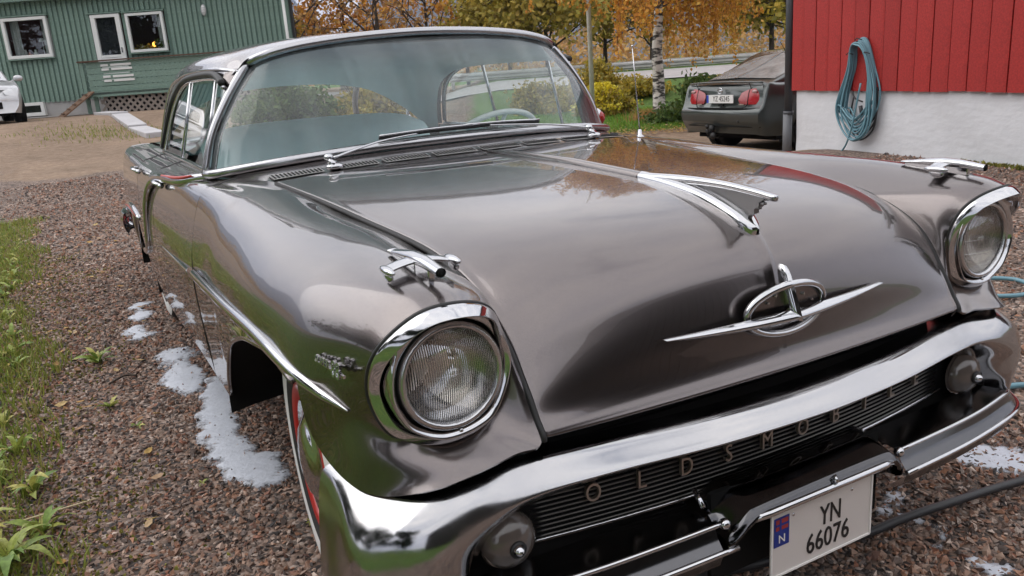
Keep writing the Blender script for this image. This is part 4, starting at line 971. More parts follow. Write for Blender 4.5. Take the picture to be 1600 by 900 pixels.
n=16000; x=rng.uniform(-2.1,-1.05,n); y=rng.uniform(.9,7,n); k=rng.random(n)<ss(-1.1,-1.7,x+.1*np.sin(y*3)+.08*np.sin(y*8+2)); g=blades('moss',x[k],y[k],.004,.016,.014,MOSS,.9); tag(g,kind='stuff')
LEAFM=island_mat('broad weed leaves',[(.13,.22,.04,1),(.22,.32,.06,1),(.34,.38,.08,1),(.16,.26,.05,1),(.50,.45,.12,1),(.28,.34,.07,1)],.45,.25)
DRYM=island_mat('fallen leaves',[(.42,.22,.05,1),(.50,.33,.10,1),(.30,.15,.06,1),(.45,.30,.18,1),(.55,.42,.10,1)],.6,.15)
def leaf_mesh(n,length,width,serr,droop,rg):
    m=9; V=[];F=[]
    for i in range(m):
        t=i/(m-1); w=width*(math.sin(math.pi*min(1,t**.8*.97+.03))**.8)*(.55+.7*t if t<.75 else 1.07-(t-.75)*1.2)*(1+ (serr if i%2 else -serr))
        if i in (0,m-1): w=.002
        z=droop[0]*math.sin(t*math.pi*.5)*length-droop[1]*t*t*length
        xx=length*t
        V+=[(xx,-w/2,z+.12*w),(xx,0,z),(xx,w/2,z+.12*w)]
    for i in range(m-1):
        for j in range(2): F.append((3*i+j,3*i+3+j,3*i+4+j,3*i+1+j))
    me=bpy.data.meshes.new('leaf'); me.from_pydata(V,[],F); me.shade_smooth(); me.materials.append(LEAFM); return me
LM=[leaf_mesh(0,.16,.045,.06,(.55,.35),rng),leaf_mesh(0,.12,.04,.22,(.4,.3),rng),leaf_mesh(0,.20,.05,.1,(.75,.65),rng),leaf_mesh(0,.09,.035,.2,(.3,.25),rng)]
def weed(x,y,nl,sc,label,kinds,up=.2):
    z=float(terr(x,y)); e=empty('weed',(x,y,z+.004)); tag(e,label,'weed','broad leaved weeds at the gravel edge')
    a0=rng.uniform(0,6.28)
    for k in range(nl):
        lf=bpy.data.objects.new('leaf',LM[rng.choice(kinds)]); C.objects.link(lf); lf.parent=e
        lf.rotation_euler=(rng.normal(0,.25),-rng.uniform(0,up),a0+6.283*k/nl+rng.normal(0,.25)); s_=sc*.72*rng.uniform(.6,1.2); lf.scale=(s_,s_*rng.uniform(.8,1.15),s_)
    return e
WD=[]
for k_ in range(74):
    y_=1.5+.092*k_+rng.uniform(-.1,.1); WD.append((-1.58-.03*(y_-1.4)-rng.uniform(0,.35),y_,int(rng.integers(5,9)),rng.uniform(.5,.95),'one of many small low leafy weeds tucked among the verge grass',[0,1,3]))
WD+=[(-1.60,1.55,17,1.05,'biggest clump of long green weed leaves at the bottom left corner',[0,2]),
(-1.52,1.72,12,.8,'low leafy weed spreading onto the gravel near the bottom edge',[0,1]),
(-1.68,1.78,8,.95,'tall narrow leaved weed among yellow grass at the left edge, near the corner',[2]),
(-1.55,2.02,10,.8,'weed with upright yellowing leaf near the left edge',[0,2]),
(-1.70,2.20,8,.85,'weed clump with pale pointed leaves at the left picture edge',[0,2]),
(-1.62,2.42,6,.8,'weed with one folded cream leaf beside the grass strip',[2,0]),
(-1.28,2.72,6,.75,'small jagged weed lying flat in the middle of the gravel',[1,3]),
(-1.20,2.42,5,.55,'sparse small weed on gravel nearest the wide foam patch',[1,3]),
(-1.295,3.42,9,.95,'star shaped flat weed alone on the gravel halfway to the car door',[0,1]),
(-1.78,3.3,9,.9,'bushy weed in the grass strip, level with the star shaped weed',[1,0]),
(-1.72,3.9,8,.85,'feathery weed at the gravel edge below the yellow moss',[1,3]),
(-1.9,5.6,10,1.3,'bright green broad leaf tuft at the left edge, farthest back',[0,2]),
(-1.05,1.75,4,.35,'tiny seedling on gravel left of the white wall tyre',[3]),
(-.80,1.28,5,.4,'small sprig growing beside the white wall tyre',[3,1]),
(-1.95,4.7,9,1.1,'leafy weed clump in the grass at the left edge, middle distance',[0,1])]
for x,y,nl,sc,lb,kd in WD: weed(x,y,nl+3,sc,lb,kd,.6)
# fallen leaves, each a small curled sheet
def fallen(n,xf,yf,name='fallen_leaves'):
    Vs=[];Fs=[]
    for i in range(n):
        x=xf(); y=yf(); s=rng.uniform(.012,.03); a=rng.uniform(0,6.28); z=float(terr(x,y))+.016
        ca,sa=math.cos(a),math.sin(a); k=len(Vs); t=rng.uniform(-.5,.5)
        for (u,v,w) in [(-1,0,.1),(-.3,-.5,.0),(.5,-.45,.15),(1.1,0,.3),(.5,.45,.2),(-.3,.5,.05),(0,0,-.05)]:
            Vs.append((x+s*(u*ca-v*sa),y+s*(u*sa+v*ca),z+s*(w+t*v)))
        for q in range(6): Fs.append((k+q,k+(q+1)%6,k+6))
    ob=fastmesh(name,np.array(Vs),np.array(Fs),DRYM); tag(ob,kind='stuff'); return ob
fallen(120,lambda:-rng.uniform(1.0,2.0),lambda:rng.uniform(1.2,9)); 
mb=MB(); mb.tube(cr(np.array([(-1.9,1.72,.06),(-1.62,1.74,.05),(-1.36,1.80,.03)]),5),.0028,6); tag(mb.build('dry_straw',mat('straw',(.55,.45,.28,1),.7),None,True),'long pale dry straw lying across the weeds at lower left','straw')
mb=MB(); mb.tube(cr(np.array([(-1.27,3.0,.02),(-1.2,3.06,.025),(-1.15,3.04,.02)]),5),.005,6); tag(mb.build('twig',mat('twig bark',(.05,.035,.025,1),.8),None,True),'short dark twig on the gravel above the flat weed','twig')
# ------------------------------------------------------------------ leaf clouds
def cards(P,s,flat=0,aspect=1.6,hang=0):
    """P (n,3) centres -> leaf-shaped quads"""
    n=len(P); u=rng.normal(size=(n,3)); 
    if hang: u[:,2]-=hang
    u/=np.linalg.norm(u,axis=1)[:,None]; w=rng.normal(size=(n,3)); v=np.cross(u,w); v/=np.linalg.norm(v,axis=1)[:,None]
    s=np.broadcast_to(s,n)*rng.uniform(.6,1.3,n); a=u*s[:,None]*aspect*.5; b=v*s[:,None]*.5
    V=np.stack([P-a,P+b-a*.1,P+a,P-b-a*.1],1).reshape(-1,3); F=(np.arange(n)[:,None]*4+np.arange(4)[None]); return V,F
def limb(mb,p,d,L,r,depth,tips,bend=.25,nk=3,grav=0):
    P=[np.array(p)]; d=np.array(d,float); d/=np.linalg.norm(d)
    n=6
    for i in range(n):
        d=d+rng.normal(0,bend*.35,3)+np.array([0,0,grav]); d/=np.linalg.norm(d); P.append(P[-1]+d*L/n)
    mb.tube(P,np.linspace(r,r*.45,n+1),6 if r>.03 else 4,cap=False); tips.append((P[-1],d,r*.45))
    if depth>0:
        for k in range(nk):
            i=rng.integers(2,n+1); q=rng.normal(size=3); q[2]=abs(q[2])*.4; nd=d*.6+q*.6
            limb(mb,P[i],nd,L*rng.uniform(.5,.75),r*.5,depth-1,tips,bend,nk,grav)
BARK=mat('dark bark',(.06,.045,.035,1),.9,bump=(30,.6,6),var=(8,.3))
def birch_bark():
    m=mat('birch bark',(.42,.40,.37,1),.7,bump=(40,.5,6)); n=m.node_tree.nodes; l=m.node_tree.links.new; b=n['Principled BSDF']
    t=n.new('ShaderNodeTexCoord'); mp=n.new('ShaderNodeMapping'); mp.inputs['Scale'].default_value=(3,3,9); q=n.new('ShaderNodeTexNoise'); q.inputs['Scale'].default_value=1.6; q.inputs['Detail'].default_value=6
    r=n.new('ShaderNodeValToRGB'); e=r.color_ramp.elements; e[0].position=.44; e[0].color=(.045,.04,.036,1); e[1].position=.54; e[1].color=(.66,.62,.57,1)
    l(t.outputs['Object'],mp.inputs[0]); l(mp.outputs[0],q.inputs[0]); l(q.outputs[0],r.inputs[0]); l(r.outputs[0],b.inputs['Base Color']); return m
BIRCH=birch_bark()
FOL={'orange':island_mat('orange leaves',[(.60,.25,.04,1),(.72,.37,.05,1),(.50,.21,.05,1),(.80,.50,.10,1),(.66,.30,.05,1)],.6,.35),
'yellow':island_mat('yellow olive leaves',[(.30,.25,.04,1),(.46,.34,.04,1),(.22,.21,.04,1),(.58,.38,.05,1),(.34,.29,.05,1)],.6,.35),
'rust':island_mat('rust leaves',[(.36,.19,.08,1),(.48,.24,.08,1),(.56,.33,.09,1),(.30,.18,.09,1),(.46,.28,.10,1)],.6,.3),
'green':island_mat('dark green leaves',[(.05,.09,.02,1),(.08,.14,.03,1),(.13,.18,.04,1),(.06,.10,.025,1)],.6,.3),
'olive':island_mat('olive leaves',[(.26,.22,.04,1),(.36,.30,.05,1),(.46,.32,.06,1),(.20,.18,.035,1)],.6,.3),
'dark':island_mat('evergreen needles',[(.012,.022,.010,1),(.02,.035,.015,1),(.03,.045,.02,1)],.8)}
def make_tree(name,kind,H,spread,nleaf,ls,trunk_r,bark,base=.25,depth=2,gaps=.5,up=1.0,nmain=9):
    e=empty(name,(0,0,0)); mb=MB(); tips=[]
    P=[(rng.normal(0,.02)*i,rng.normal(0,.02)*i,H*.9*i/7) for i in range(8)]
    mb.tube(P,np.linspace(trunk_r,trunk_r*.15,8),9,cap=False)
    for k in range(nmain):
        z=H*rng.uniform(base,.85); a=rng.uniform(0,6.283); L=spread*rng.uniform(.6,1.05)*(1.15-.7*max(0,(z/H-.4)))
        limb(mb,(0,0,z),(math.cos(a),math.sin(a),rng.uniform(.25,.9)*up),L,trunk_r*.4,depth,tips)
    mb.build('trunk',bark,e,True,local=True)
    if nleaf:
        T=np.array([t[0] for t in tips]); c=T[rng.integers(0,len(T),nleaf)]
        blob=rng.normal(size=(nleaf,3))*spread*.17*rng.uniform(.3,1.3,(nleaf,1)); P=c+blob
        P=P[P[:,2]>H*.06]; V,F=cards(P,ls); fastmesh('crown',V,F,FOL[kind],e,False,local=True)
    return e
# ------------------------------------------------------------------ weeping birch on the lawn
def birch():
    b=P3(3.35,17.4,0); e=empty('birch_tree',(b[0],b[1],-.02)); tag(e,'birch with white trunk and hanging orange autumn leaves on the lawn','tree')
    mb=MB(); mb.tube(cr(np.array([(0,0,-.05),(.0,0,.25),(.015,.02,.8),(-.01,.02,1.4),(.03,0,2.2),(.0,.05,3.4),(.05,0,5.2),(0,0,7.0)]),4),np.interp(np.linspace(0,7,29),[0,.3,1,3,7],[.25,.165,.135,.11,.02]),12,cap=False)
    mb.build('trunk',BIRCH,e,True,local=True)
    mb=MB(); tips=[]
    for k in range(20):
        z=rng.uniform(1.35,6.2); a=6.283*k*.382+rng.uniform(-.2,.2); L=rng.uniform(1.6,2.5)*(1.1-.08*z)
        limb(mb,(0,0,z),(math.cos(a),math.sin(a),rng.uniform(.2,.7)),L,.04,2,tips,.35,3,-.02)
    mb.build('limb',mat('birch limb bark',(.10,.07,.055,1),.85),e,True,local=True)
    tw=MB(); pts=[]
    T=[t[0] for t in tips]
    for k in range(1000):
        p=np.array(T[rng.integers(len(T))])+rng.normal(0,.16,3); L=rng.uniform(.5,1.5); n=int(L/.055); zmin=rng.uniform(.78,1.3)
        sw_=rng.normal(0,.12,2); line=[]
        for i in range(n):
            q=p+np.array([sw_[0]*i/n,sw_[1]*i/n,.05-L*i/n])+rng.normal(0,.008,3)
            if q[2]<zmin: break
            line.append(q)
        if len(line)>2:
            tw.tube(line[::3]+[line[-1]],.0035,3,cap=False)
            for q in line:
                for _ in range(3): pts.append(q+rng.normal(0,.045,3))
    t=tw.build('twigs',mat('birch limb bark',(.10,.07,.055,1),.85),e,False,local=True); t['kind']='stuff'
    P=np.array(pts); V,F=cards(P,.058,hang=.8,aspect=1.35); fastmesh('crown',V,F,FOL['orange'],e,False,local=True)
birch()
# ------------------------------------------------------------------ trees beyond the road
LBL={}
def plant(e,l,d,label,s=1,z=None,rz=0,cat='tree',group=None):
    p=P3(l,d); e.location=(p[0],p[1],float(terr(p[0],p[1])) if z is None else z); e.rotation_euler=(0,0,rz); e.scale=(s,s,s); tag(e,label,cat,group); return e
proto={}
for kind,(H,sp,nl,ls,tr,bk,ga,nm,dp) in {'orange':(7,2.6,5200,.16,.13,BARK,.5,11,2),'yellow':(6.5,2.4,6500,.17,.12,BARK,.5,11,2),'rust':(7.5,2.8,1500,.13,.13,BARK,.5,12,3),'olive':(6,2.6,7000,.17,.12,BARK,.5,11,2)}.items():
    proto[kind]=make_tree('roadside_tree',kind,H,sp,nl,ls,tr,bk,.12,dp,ga,1,nm)
used=set()
spots=[('rust',-12.2,34,'bare reddish tree with few leaves just right of the green house corner',.95,0),
('yellow',-10.2,38,'golden yellow tree left of the flag pole, behind the middle of the car roof',.8,1),
('rust',-8.4,36,'thin branched rust tree above the left half of the windshield',.9,2),
('orange',-6.9,40,'orange brown tree above the middle of the car roof',.85,3),
('rust',-5.0,37,'bare twiggy tree above the centre of the windshield',.95,4.4),
('rust',-3.0,39,'dense rust red shrubby tree behind the right half of the car roof',.9,5),
('orange',-1.4,41,'rust orange tree beside the olive tree behind the roof edge',.8,.6),
('olive',.6,37,'olive green tree at the right end of the car roof',.82,1.9),
('olive',2.2,36,'greenish tree with upright trunk left of the hanging birch',.95,2.2),
('yellow',5.2,40,'yellow tree seen through the top of the birch crown',.95,4),
('rust',7.8,42,'rusty tree behind the birch crown, right side',1.0,3),
('yellow',11.8,36,'yellow green tree between birch and red barn drainpipe',1.0,2.7),
('olive',14.2,38,'olive tree partly hidden behind the red barn corner',1.0,1.2)]
for kind,l,d,lb,s,rz in spots:
    e=proto[kind] if kind not in used else copy_tree(proto[kind]); used.add(kind); plant(e,l,d,lb,s,None,rz,'tree','autumn trees beyond the road')
# undergrowth
def shrub(name,l,d,w,h,n,kind,label,ls=.07,flower=None,group=None,tall=False):
    p=P3(l,d); e=empty(name,(p[0],p[1],float(terr(p[0],p[1])))); tag(e,label,'bush',group)
    mb=MB()
    for k in range(14):
        a=rng.uniform(0,6.28); r=rng.uniform(.1,.45)*w; mb.tube([(0,0,0),(r*.5*math.cos(a),r*.5*math.sin(a),h*.5),(r*math.cos(a),r*math.sin(a),h*.9)],[.012,.008,.004],4,cap=False)
    mb.build('stem',BARK,e,True,local=True)
    nb=26; cb=np.stack([rng.normal(0,.30*w,nb),rng.normal(0,.22*w,nb),rng.uniform(.08,.8,nb)*h],1)
    cb[:,2]*=np.clip(1-(np.hypot(cb[:,0],cb[:,1])/(w*.8))**2,.3,1)
    P=cb[rng.integers(0,nb,n)]+rng.normal(size=(n,3))*np.array([.13*w,.13*w,.12*h]); P=P[P[:,2]>.01]
    V,F=cards(P,ls,aspect=2.0); fastmesh('foliage',V,F,FOL[kind],e,False,local=True)
    if flower:
        m_=2600; P=cb[rng.integers(0,nb,m_)]; P=P+rng.normal(size=(m_,3))*np.array([.13*w,.13*w,.05*h]); P[:,2]=h*rng.uniform(.55,1.0,m_)*np.clip(1.1-(np.hypot(P[:,0],P[:,1])/(w*.75))**2,.4,1)
        V,F=cards(P,.06,aspect=1.3); fastmesh('blossom',V,F,flower,e,False,local=True)
    return e
YEL=island_mat('goldenrod bloom',[(.75,.60,.03,1),(.80,.68,.05,1),(.65,.55,.04,1),(.70,.62,.08,1)],.6,.3)
shrub('flowering_bush',2.48,20,1.05,.78,4200,'olive','goldenrod bush in yellow bloom on the lawn beside the white pole',.06,YEL)
shrub('garden_bush',4.1,16.6,1.35,.86,9000,'green','dense dark green bush between birch trunk and parked sedan',.06)
for l,d,w,h,kd,lb in [(1.2,22.5,1.5,.9,'olive','olive weeds beyond the flowering bush at the windshield edge'),(4.0,24,1.2,.6,'yellow','yellowing weeds left of the birch trunk near the road'),(7.0,24.5,1.8,.38,'olive','low verge growth by the road right of the birch trunk'),(9.5,25,2.2,.42,'olive','verge growth by the road above the sedan boot'),(2.9,24.5,1.2,1.0,'yellow','yellow shrub below the left hanging birch twigs')]:
    shrub('roadside_shrub',l,d,w,h,3500,kd,lb,.07,None,'shrubs along the road verge')
shrub('garden_bush',-4.6,18.0,1.5,1.25,6500,'green','green bush seen through the right part of the old car rear window',.07)
shrub('garden_bush',-3.0,19.0,1.4,1.15,6500,'olive','olive bush seen between rear window and far side windows of the old car',.07)
# small plant litter round the birch base
n=2600; a=rng.uniform(0,6.28,n); r=np.abs(rng.normal(0,.3,n)); b=P3(3.35,17.4); g=blades('root_grass',b[0]+r*np.cos(a),b[1]+r*np.sin(a),.08,.3,.012,FOL['rust'],.6); tag(g,kind='stuff')
n=30000; L_=rng.uniform(-.5,9,n); D_=rng.uniform(15.4,22,n); X_=O0[0]+RH[0]*L_+FH[0]*D_; Y_=O0[1]+RH[1]*L_+FH[1]*D_
LAWN=island_mat('lawn blades',[(.10,.22,.02,1),(.16,.31,.03,1),(.22,.36,.04,1),(.12,.26,.025,1)],.6,.3)
g=blades('lawn_grass',X_,Y_,.03,.09,.016,LAWN,.8); tag(g,kind='stuff')
fl=[]
for i in range(2600):
    l_=rng.uniform(.3,6.5); d_=14.9+abs(rng.normal(0,.75)); p=P3(l_,d_); fl.append((p[0],p[1]))
it=iter(fl+fl)
def nxt_(): 
    global _c; _c=next(it); return _c[0]
fo=fallen(2600,nxt_,lambda:_c[1],'fallen_birch_leaves'); 
fo.data.transform(Matrix.Translation((0,0,.02)))
# ------------------------------------------------------------------ white pole
p=P3(2.09,18.6); pole=empty('flag_pole',(p[0],p[1],0)); tag(pole,'thin weathered white pole standing left of the birch','pole')
mb=MB(); mb.tube([(0,0,-.1),(0,0,4),(0.02,0,8.5)],[.055,.05,.035],10); mb.build('pole_shaft',mat('weathered white paint',(.70,.68,.65,1),.6,var=(12,.25,(1,1,.4))),pole,True,local=True)
mb=MB(); mb.lathe([(.09,0),(.09,.05),(.05,.09),(.042,.1)],12,(0,0,0)); mb.build('pole_foot',mat('pole foot',(.2,.2,.2,1),.7),pole,True,local=True)
# ------------------------------------------------------------------ road and guard rail
rd=[]
for l in np.linspace(-8,60,60):
    row=[]
    for d in np.linspace(26.2,30.5,8): q=P3(l,d+(.0*l)); row.append((q[0],q[1],float(terr(q[0],q[1]))+.03))
    rd.append(row)
V,F=gridmesh(np.array(rd)); road=mesh('road',V,F,mat('pale asphalt',(.36,.33,.325,1),.8,bump=(60,.3,5),var=(2,.12)),None,False); tag(road,kind='structure')
for d in (26.5,30.2):
    V=[];F=[]
    for i,l in enumerate(np.linspace(-8,60,60)):
        for e_ in (-.06,.06): q=P3(l,d+e_); V.append((q[0],q[1],float(terr(q[0],q[1]))+.036))
    for i in range(59): F.append((2*i,2*i+1,2*i+3,2*i+2))
    tag(mesh('road_edge_line',V,F,mat('road paint',(.7,.7,.68,1),.6),None,False),kind='structure')
gr_=empty('guard_rail',tuple(P3(6,31.2,.62))); tag(gr_,'long galvanised steel guard rail along the road behind the birch','guard rail')
GALV=mat('galvanised steel',(.50,.49,.48,1),.45,.7,var=(3,.15))
for k in range(12):
    l0=-6+4*k; a=P3(l0,32.2,0); b=P3(l0+3.98,32.2,0); 
    z0=1.03
    prof=[(0,-.155),(-.0,-.12),(-.07,-.09),(-.07,-.045),(-.01,0),(-.07,.045),(-.07,.09),(0,.12),(0,.155)]
    V=[];F=[]
    for P_ in (a,b):
        for (o_,z_) in prof: q=P_+FH*o_; V.append((q[0],q[1],z0+z_))
    for i in range(8): F.append((i,i+1,i+10,i+9))
    rb=mesh('rail_beam',V,F,GALV,gr_,False); so=rb.modifiers.new('t','SOLIDIFY'); so.thickness=.005
    q=P3(l0+.3,32.28); mb=MB(); mb.box((q[0],q[1],.95),(.1,.1,.75)); mb.build('rail_post',GALV,gr_)
# ------------------------------------------------------------------ mountain
mg=[]
for l in np.linspace(-5200,5200,150):
    ridge=520+150*math.sin(l*.0011+.6)+70*math.sin(l*.0031+1)+30*math.sin(l*.011)+12*math.sin(l*.03)
    ridge-= 330*math.exp(-((l+560)/150)**2)
    row=[]
    for t in np.linspace(0,1,12):
        d=2300+900*t; q=P3(l,d); z=ridge*(t**.85)+18*math.sin(l*.02+t*9)*t*(1-t)*2; row.append((q[0],q[1],z-2))
    mg.append(row)
V,F=gridmesh(np.array(mg)); mo=mesh('mountain',V,F,mat('wooded mountainside',(.035,.042,.04,1),.95,var=(.004,.45),bump=None)); tag(mo,kind='structure')
# far woods at the foot of the mountain
n=42000; l_=rng.uniform(-120,140,n); d_=rng.uniform(75,110,n); h_=rng.uniform(0,1,n)**1.2*rng.uniform(3,6.5,n)
X_=O0[0]+RH[0]*l_+FH[0]*d_; Y_=O0[1]+RH[1]*l_+FH[1]*d_
V,F=cards(np.stack([X_,Y_,h_+.3],1),.42,aspect=1.3); tag(fastmesh('far_wood',V,F,FOL['rust']),kind='stuff')
# trees and hedge round the rest of the yard (behind and left of the viewer)
dk=make_tree('garden_tree','dark',8,3.0,9000,.26,.2,BARK,.1,2,.5,1,12)
first=True
for i,(x,y,s) in enumerate([(-16,-6,1.1),(-23,1,1.2),(-25,10,1.25),(-24,19,1.3),(-30,28,1.3)]):
    e=dk if first else copy_tree(dk); first=False
    e.location=(x,y,-.05); e.scale=(s,s,s); e.rotation_euler=(0,0,i*1.3); tag(e,['dark tree at the near corner of the left field','dark tree at the left field edge level with the car','tall dark tree at the left field edge past the car','dark tree at the left field edge near the house slope','farthest dark tree left of the green house'][i],'tree','trees round the yard')
# ------------------------------------------------------------------ red barn
BC=np.array([6.95,6.57,0.]); BW=np.array([-.19033,-.98172,0]); BN=np.array([-.98172,.19033,0])
barn=empty('red_barn',tuple(BC),math.atan2(BW[1],BW[0])); tag(barn,'red board clad barn on a white rendered foundation wall','barn')
# local frame: x along the front wall toward the viewer, y into the building (-BN), z up
RED=island_mat('red paint boards',[(.345,.022,.019,1),(.385,.026,.022,1),(.32,.02,.017,1),(.365,.024,.02,1)],.55)
def wall_render():
    m=mat('white render',(.63,.635,.655,1),.85,bump=(7,.9,9,(1,1,1.8)),var=(2.2,.06)); return m
REND=wall_render()
inward=1 if (np.array([-BW[1],BW[0],0])@BN)<0 else -1     # +y local goes inside?
def bl_(x,y,z): return (x,y*inward,z)
mb=MB()
# foundation with undulating surface
G=[[bl_(x,.0+.006*math.sin(x*5+z*7)+.004*math.sin(x*13+z*4),z) for z in np.linspace(-.1,.80,12)] for x in np.linspace(0,4.9,50)]
V,F=gridmesh(np.array(G),flip=inward<0); mesh('foundation',V,F,REND,barn,True,local=True)
G=[[bl_(.0+.006*math.sin(x*5+z*7),x,z) for z in np.linspace(-.1,.80,4)] for x in np.linspace(0,9,20)]
V,F=gridmesh(np.array(G),flip=inward>0); mesh('foundation',V,F,REND,barn,True,local=True)
mb.box(bl_(2.46,4.5,1.85),(4.86,8.94,2.2)); mb.build('wall',mat('shadow dark sheathing',(.035,.005,.004,1),.9),barn,local=True)  # very dark colour draws the shadow lines between the boards
pitch=.2245; x=-.05; k=0
bd=None
while x<4.75:
    w=pitch-.017
    mb=MB(); y0=-.028; z0=.757; z1=2.95
    # board with a bevelled lap on its left edge
    Vv=[(0,0),(0,-.022),(.010,-.030),(w-.03,-.022),(w,-.016),(w,0)]
    VV=[]
    for z in (z0,z1): VV+= [bl_(a,b-.022,z) for a,b in Vv]
    n_=len(Vv); FF=[(i,(i+1)%n_,n_+(i+1)%n_,n_+i) for i in range(n_)]+[tuple(range(n_))[::-1],tuple(range(n_,2*n_))]
    if bd is None:
        bd=mesh('board',VV,FF,RED,barn,False,local=True); me_b=bd.data; ob=bd
    else:
        ob=bpy.data.objects.new('board',me_b); C.objects.link(ob); ob.parent=barn
    ob.location=(x,(-.004 if k%2 else 0)*inward+rng.normal(0,.001),rng.normal(0,.0025)); x+=pitch; k+=1
mb=MB(); G=[[bl_(4.9,x,z) for z in np.linspace(-.1,.80,4)] for x in np.linspace(0,9,20)]
V,F=gridmesh(np.array(G)); mesh('foundation',V,F,REND,barn,True,local=True)
mb.box(bl_(-.03,.15,1.85),(.022,.40,2.19)); mb.box(bl_(-.03,4.7,1.85),(.02,8.6,2.19)); mb.build('corner_board',RED,barn,local=True)
mb=MB(); mb.box(bl_(2.46,4.5,3.02),(5.4,9.4,.12)); mb.build('roof',mat('barn roof',(.06,.055,.055,1),.7),barn,local=True)
# drainpipe
dp=empty('drainpipe',tuple(BC+BW*-.13+BN*.03)); tag(dp,'dark grey drainpipe at the corner of the red barn','drainpipe')
GREY=mat('grey pvc',(.055,.058,.065,1),.4)
GREYL=mat('grey pvc lower',(.13,.135,.145,1),.45)
q=BC+BW*-.13+BN*.03
mb=MB(); mb.tube([(q[0],q[1],.42),(q[0],q[1],3.0)],.052,14); mb.build('pipe',GREY,dp,True)
mb=MB(); mb.tube([(q[0]-.01,q[1],-.15),(q[0]-.01,q[1],.46)],.058,14); mb.build('lower_pipe',GREYL,dp,True)
for z in (.47,2.0): 
    mb=MB(); mb.tube([(q[0],q[1],z-.02),(q[0],q[1],z+.03)],.066,14); mb.build('pipe_collar',GREY,dp,True)
# coiled hose on the barn wall
def bw(u,z,o=.05): return BC+BW*u+BN*o+np.array([0,0,z])
coil=empty('coiled_hose',tuple(bw(1.25,1.0))); tag(coil,'long blue green hose hung in a coil on the red barn wall','hose')
mb=MB(); mb.tube([bw(1.24,1.27,-.0),bw(1.24,1.265,.15)],.014,8); mb.tube([bw(1.24,1.265,.15),bw(1.24,1.30,.16)],.014,8); mb.build('hook',BLACK,coil,True)
rg=np.random.default_rng(4)
for k in range(15):
    du=rg.uniform(-.05,.05); zl=rg.uniform(.20,.46); hw1=rg.uniform(.17,.30); tw_=rg.uniform(-.04,.04); o_=.055+.006*k%.09
    top=1.325-.004*k+rg.uniform(-.015,.01)
    cyc=[(1.24+du*.2,top,o_+.03),(1.24+.085,top-.05,o_+.02),(1.24+.16+du*.3,1.02,o_),(1.24+hw1*.78+du,.72,o_),(1.22+hw1*.62+du+tw_,zl+.14,o_),(1.20+tw_,zl,o_+.01),(1.18-hw1*.72+tw_,zl+.15,o_),(1.20-hw1*1.0+du*.5,.60,o_),(1.24-.155+du*.5,.98,o_),(1.24-.095,1.24,o_+.02)]
    mb=MB(); mb.tube(cr(np.array([bw(*c) for c in cyc]),6,True),.0105,7,closed=True); mb.build('hose_loop',HOSE if k not in (3,) else HOSE,coil,True)
mb=MB(); mb.tube(cr(np.array([bw(1.33,.85,.16),bw(1.27,.55,.17),bw(1.22,.35,.17),bw(1.08,.16,.12),bw(.92,.03,.08)]),6),.0105,7); mb.build('hose_end',HOSE,coil,True)
cable=empty('black_cable',tuple(bw(1.3,.4))); tag(cable,'black cable with connector hanging inside the coiled blue hose','cable')
for zl,hw1 in ((.22,.2),(.27,.17),(.33,.19)):
    mb=MB(); mb.tube(cr(np.array([bw(1.10,.7,.05),bw(1.05,.45,.05),bw(1.12,zl+.05,.05),bw(1.25,zl,.05),bw(1.42,zl+.12,.05),bw(1.47,.55,.05),bw(1.46,.8,.05)]),6),.010,6); mb.build('cable_loop',HOSEB,cable,True)
mb=MB(); mb.tube(cr(np.array([bw(1.12,.76,.1),bw(1.18,.68,.1),bw(1.30,.645,.1)]),5),.009,6); mb.tube([bw(1.30,.50,.1),bw(1.27,.60,.1)],.022,8); mb.build('connector',HOSEB,cable,True)
for k in range(5):
    pass
# band ties round the coil
for du,z in ((-.13,1.16),(.13,1.16),(0,1.31)):
    mb=MB(); mb.tube([bw(1.24+du-.055,z,.14),bw(1.24+du,z+.02,.16),bw(1.24+du+.055,z,.14)],.006,6); mb.build('tie',BLACK,coil,True)
# small heap of soil at the barn foot
n=700; u_=rng.uniform(2.6,4.9,n); o_=np.abs(rng.normal(0,.05,n))+.02; pp=BC[None]+BW[None]*u_[:,None]+BN[None]*o_[:,None]
g=blades('wall_foot_litter',pp[:,0],pp[:,1],.01,.05,.03,MOSS,.9); tag(g,kind='stuff')
# ------------------------------------------------------------------ green house
ANG=math.atan2(RH[1],RH[0]); HB=P3(-12,25,.82)
house=empty('green_house',tuple(HB),ANG); tag(house,'long green board clad house with white framed windows on the slope','house')
def hl(l,d,z): return (l+12,d-25,z-.82)
GREEN=island_mat('green paint boards',[(.185,.272,.226,1),(.196,.287,.238,1),(.177,.262,.217,1),(.19,.279,.232,1)],.6)
WHITE=mat('white paint',(.74,.74,.72,1),.45,coat=.1)
CONC=mat('grey concrete',(.40,.39,.38,1),.85,bump=(20,.4,6),var=(2,.12))
HGLASS=glass_mat('house glass',(.85,.88,.88,1),0,.05)
mb=MB(); l0,l1=-18.0,-5.85
HOLES=[(-14.2,-12.85,2.48,3.66),(-11.62,-10.74,1.6,3.58),(-10.62,-9.50,2.43,3.56)]
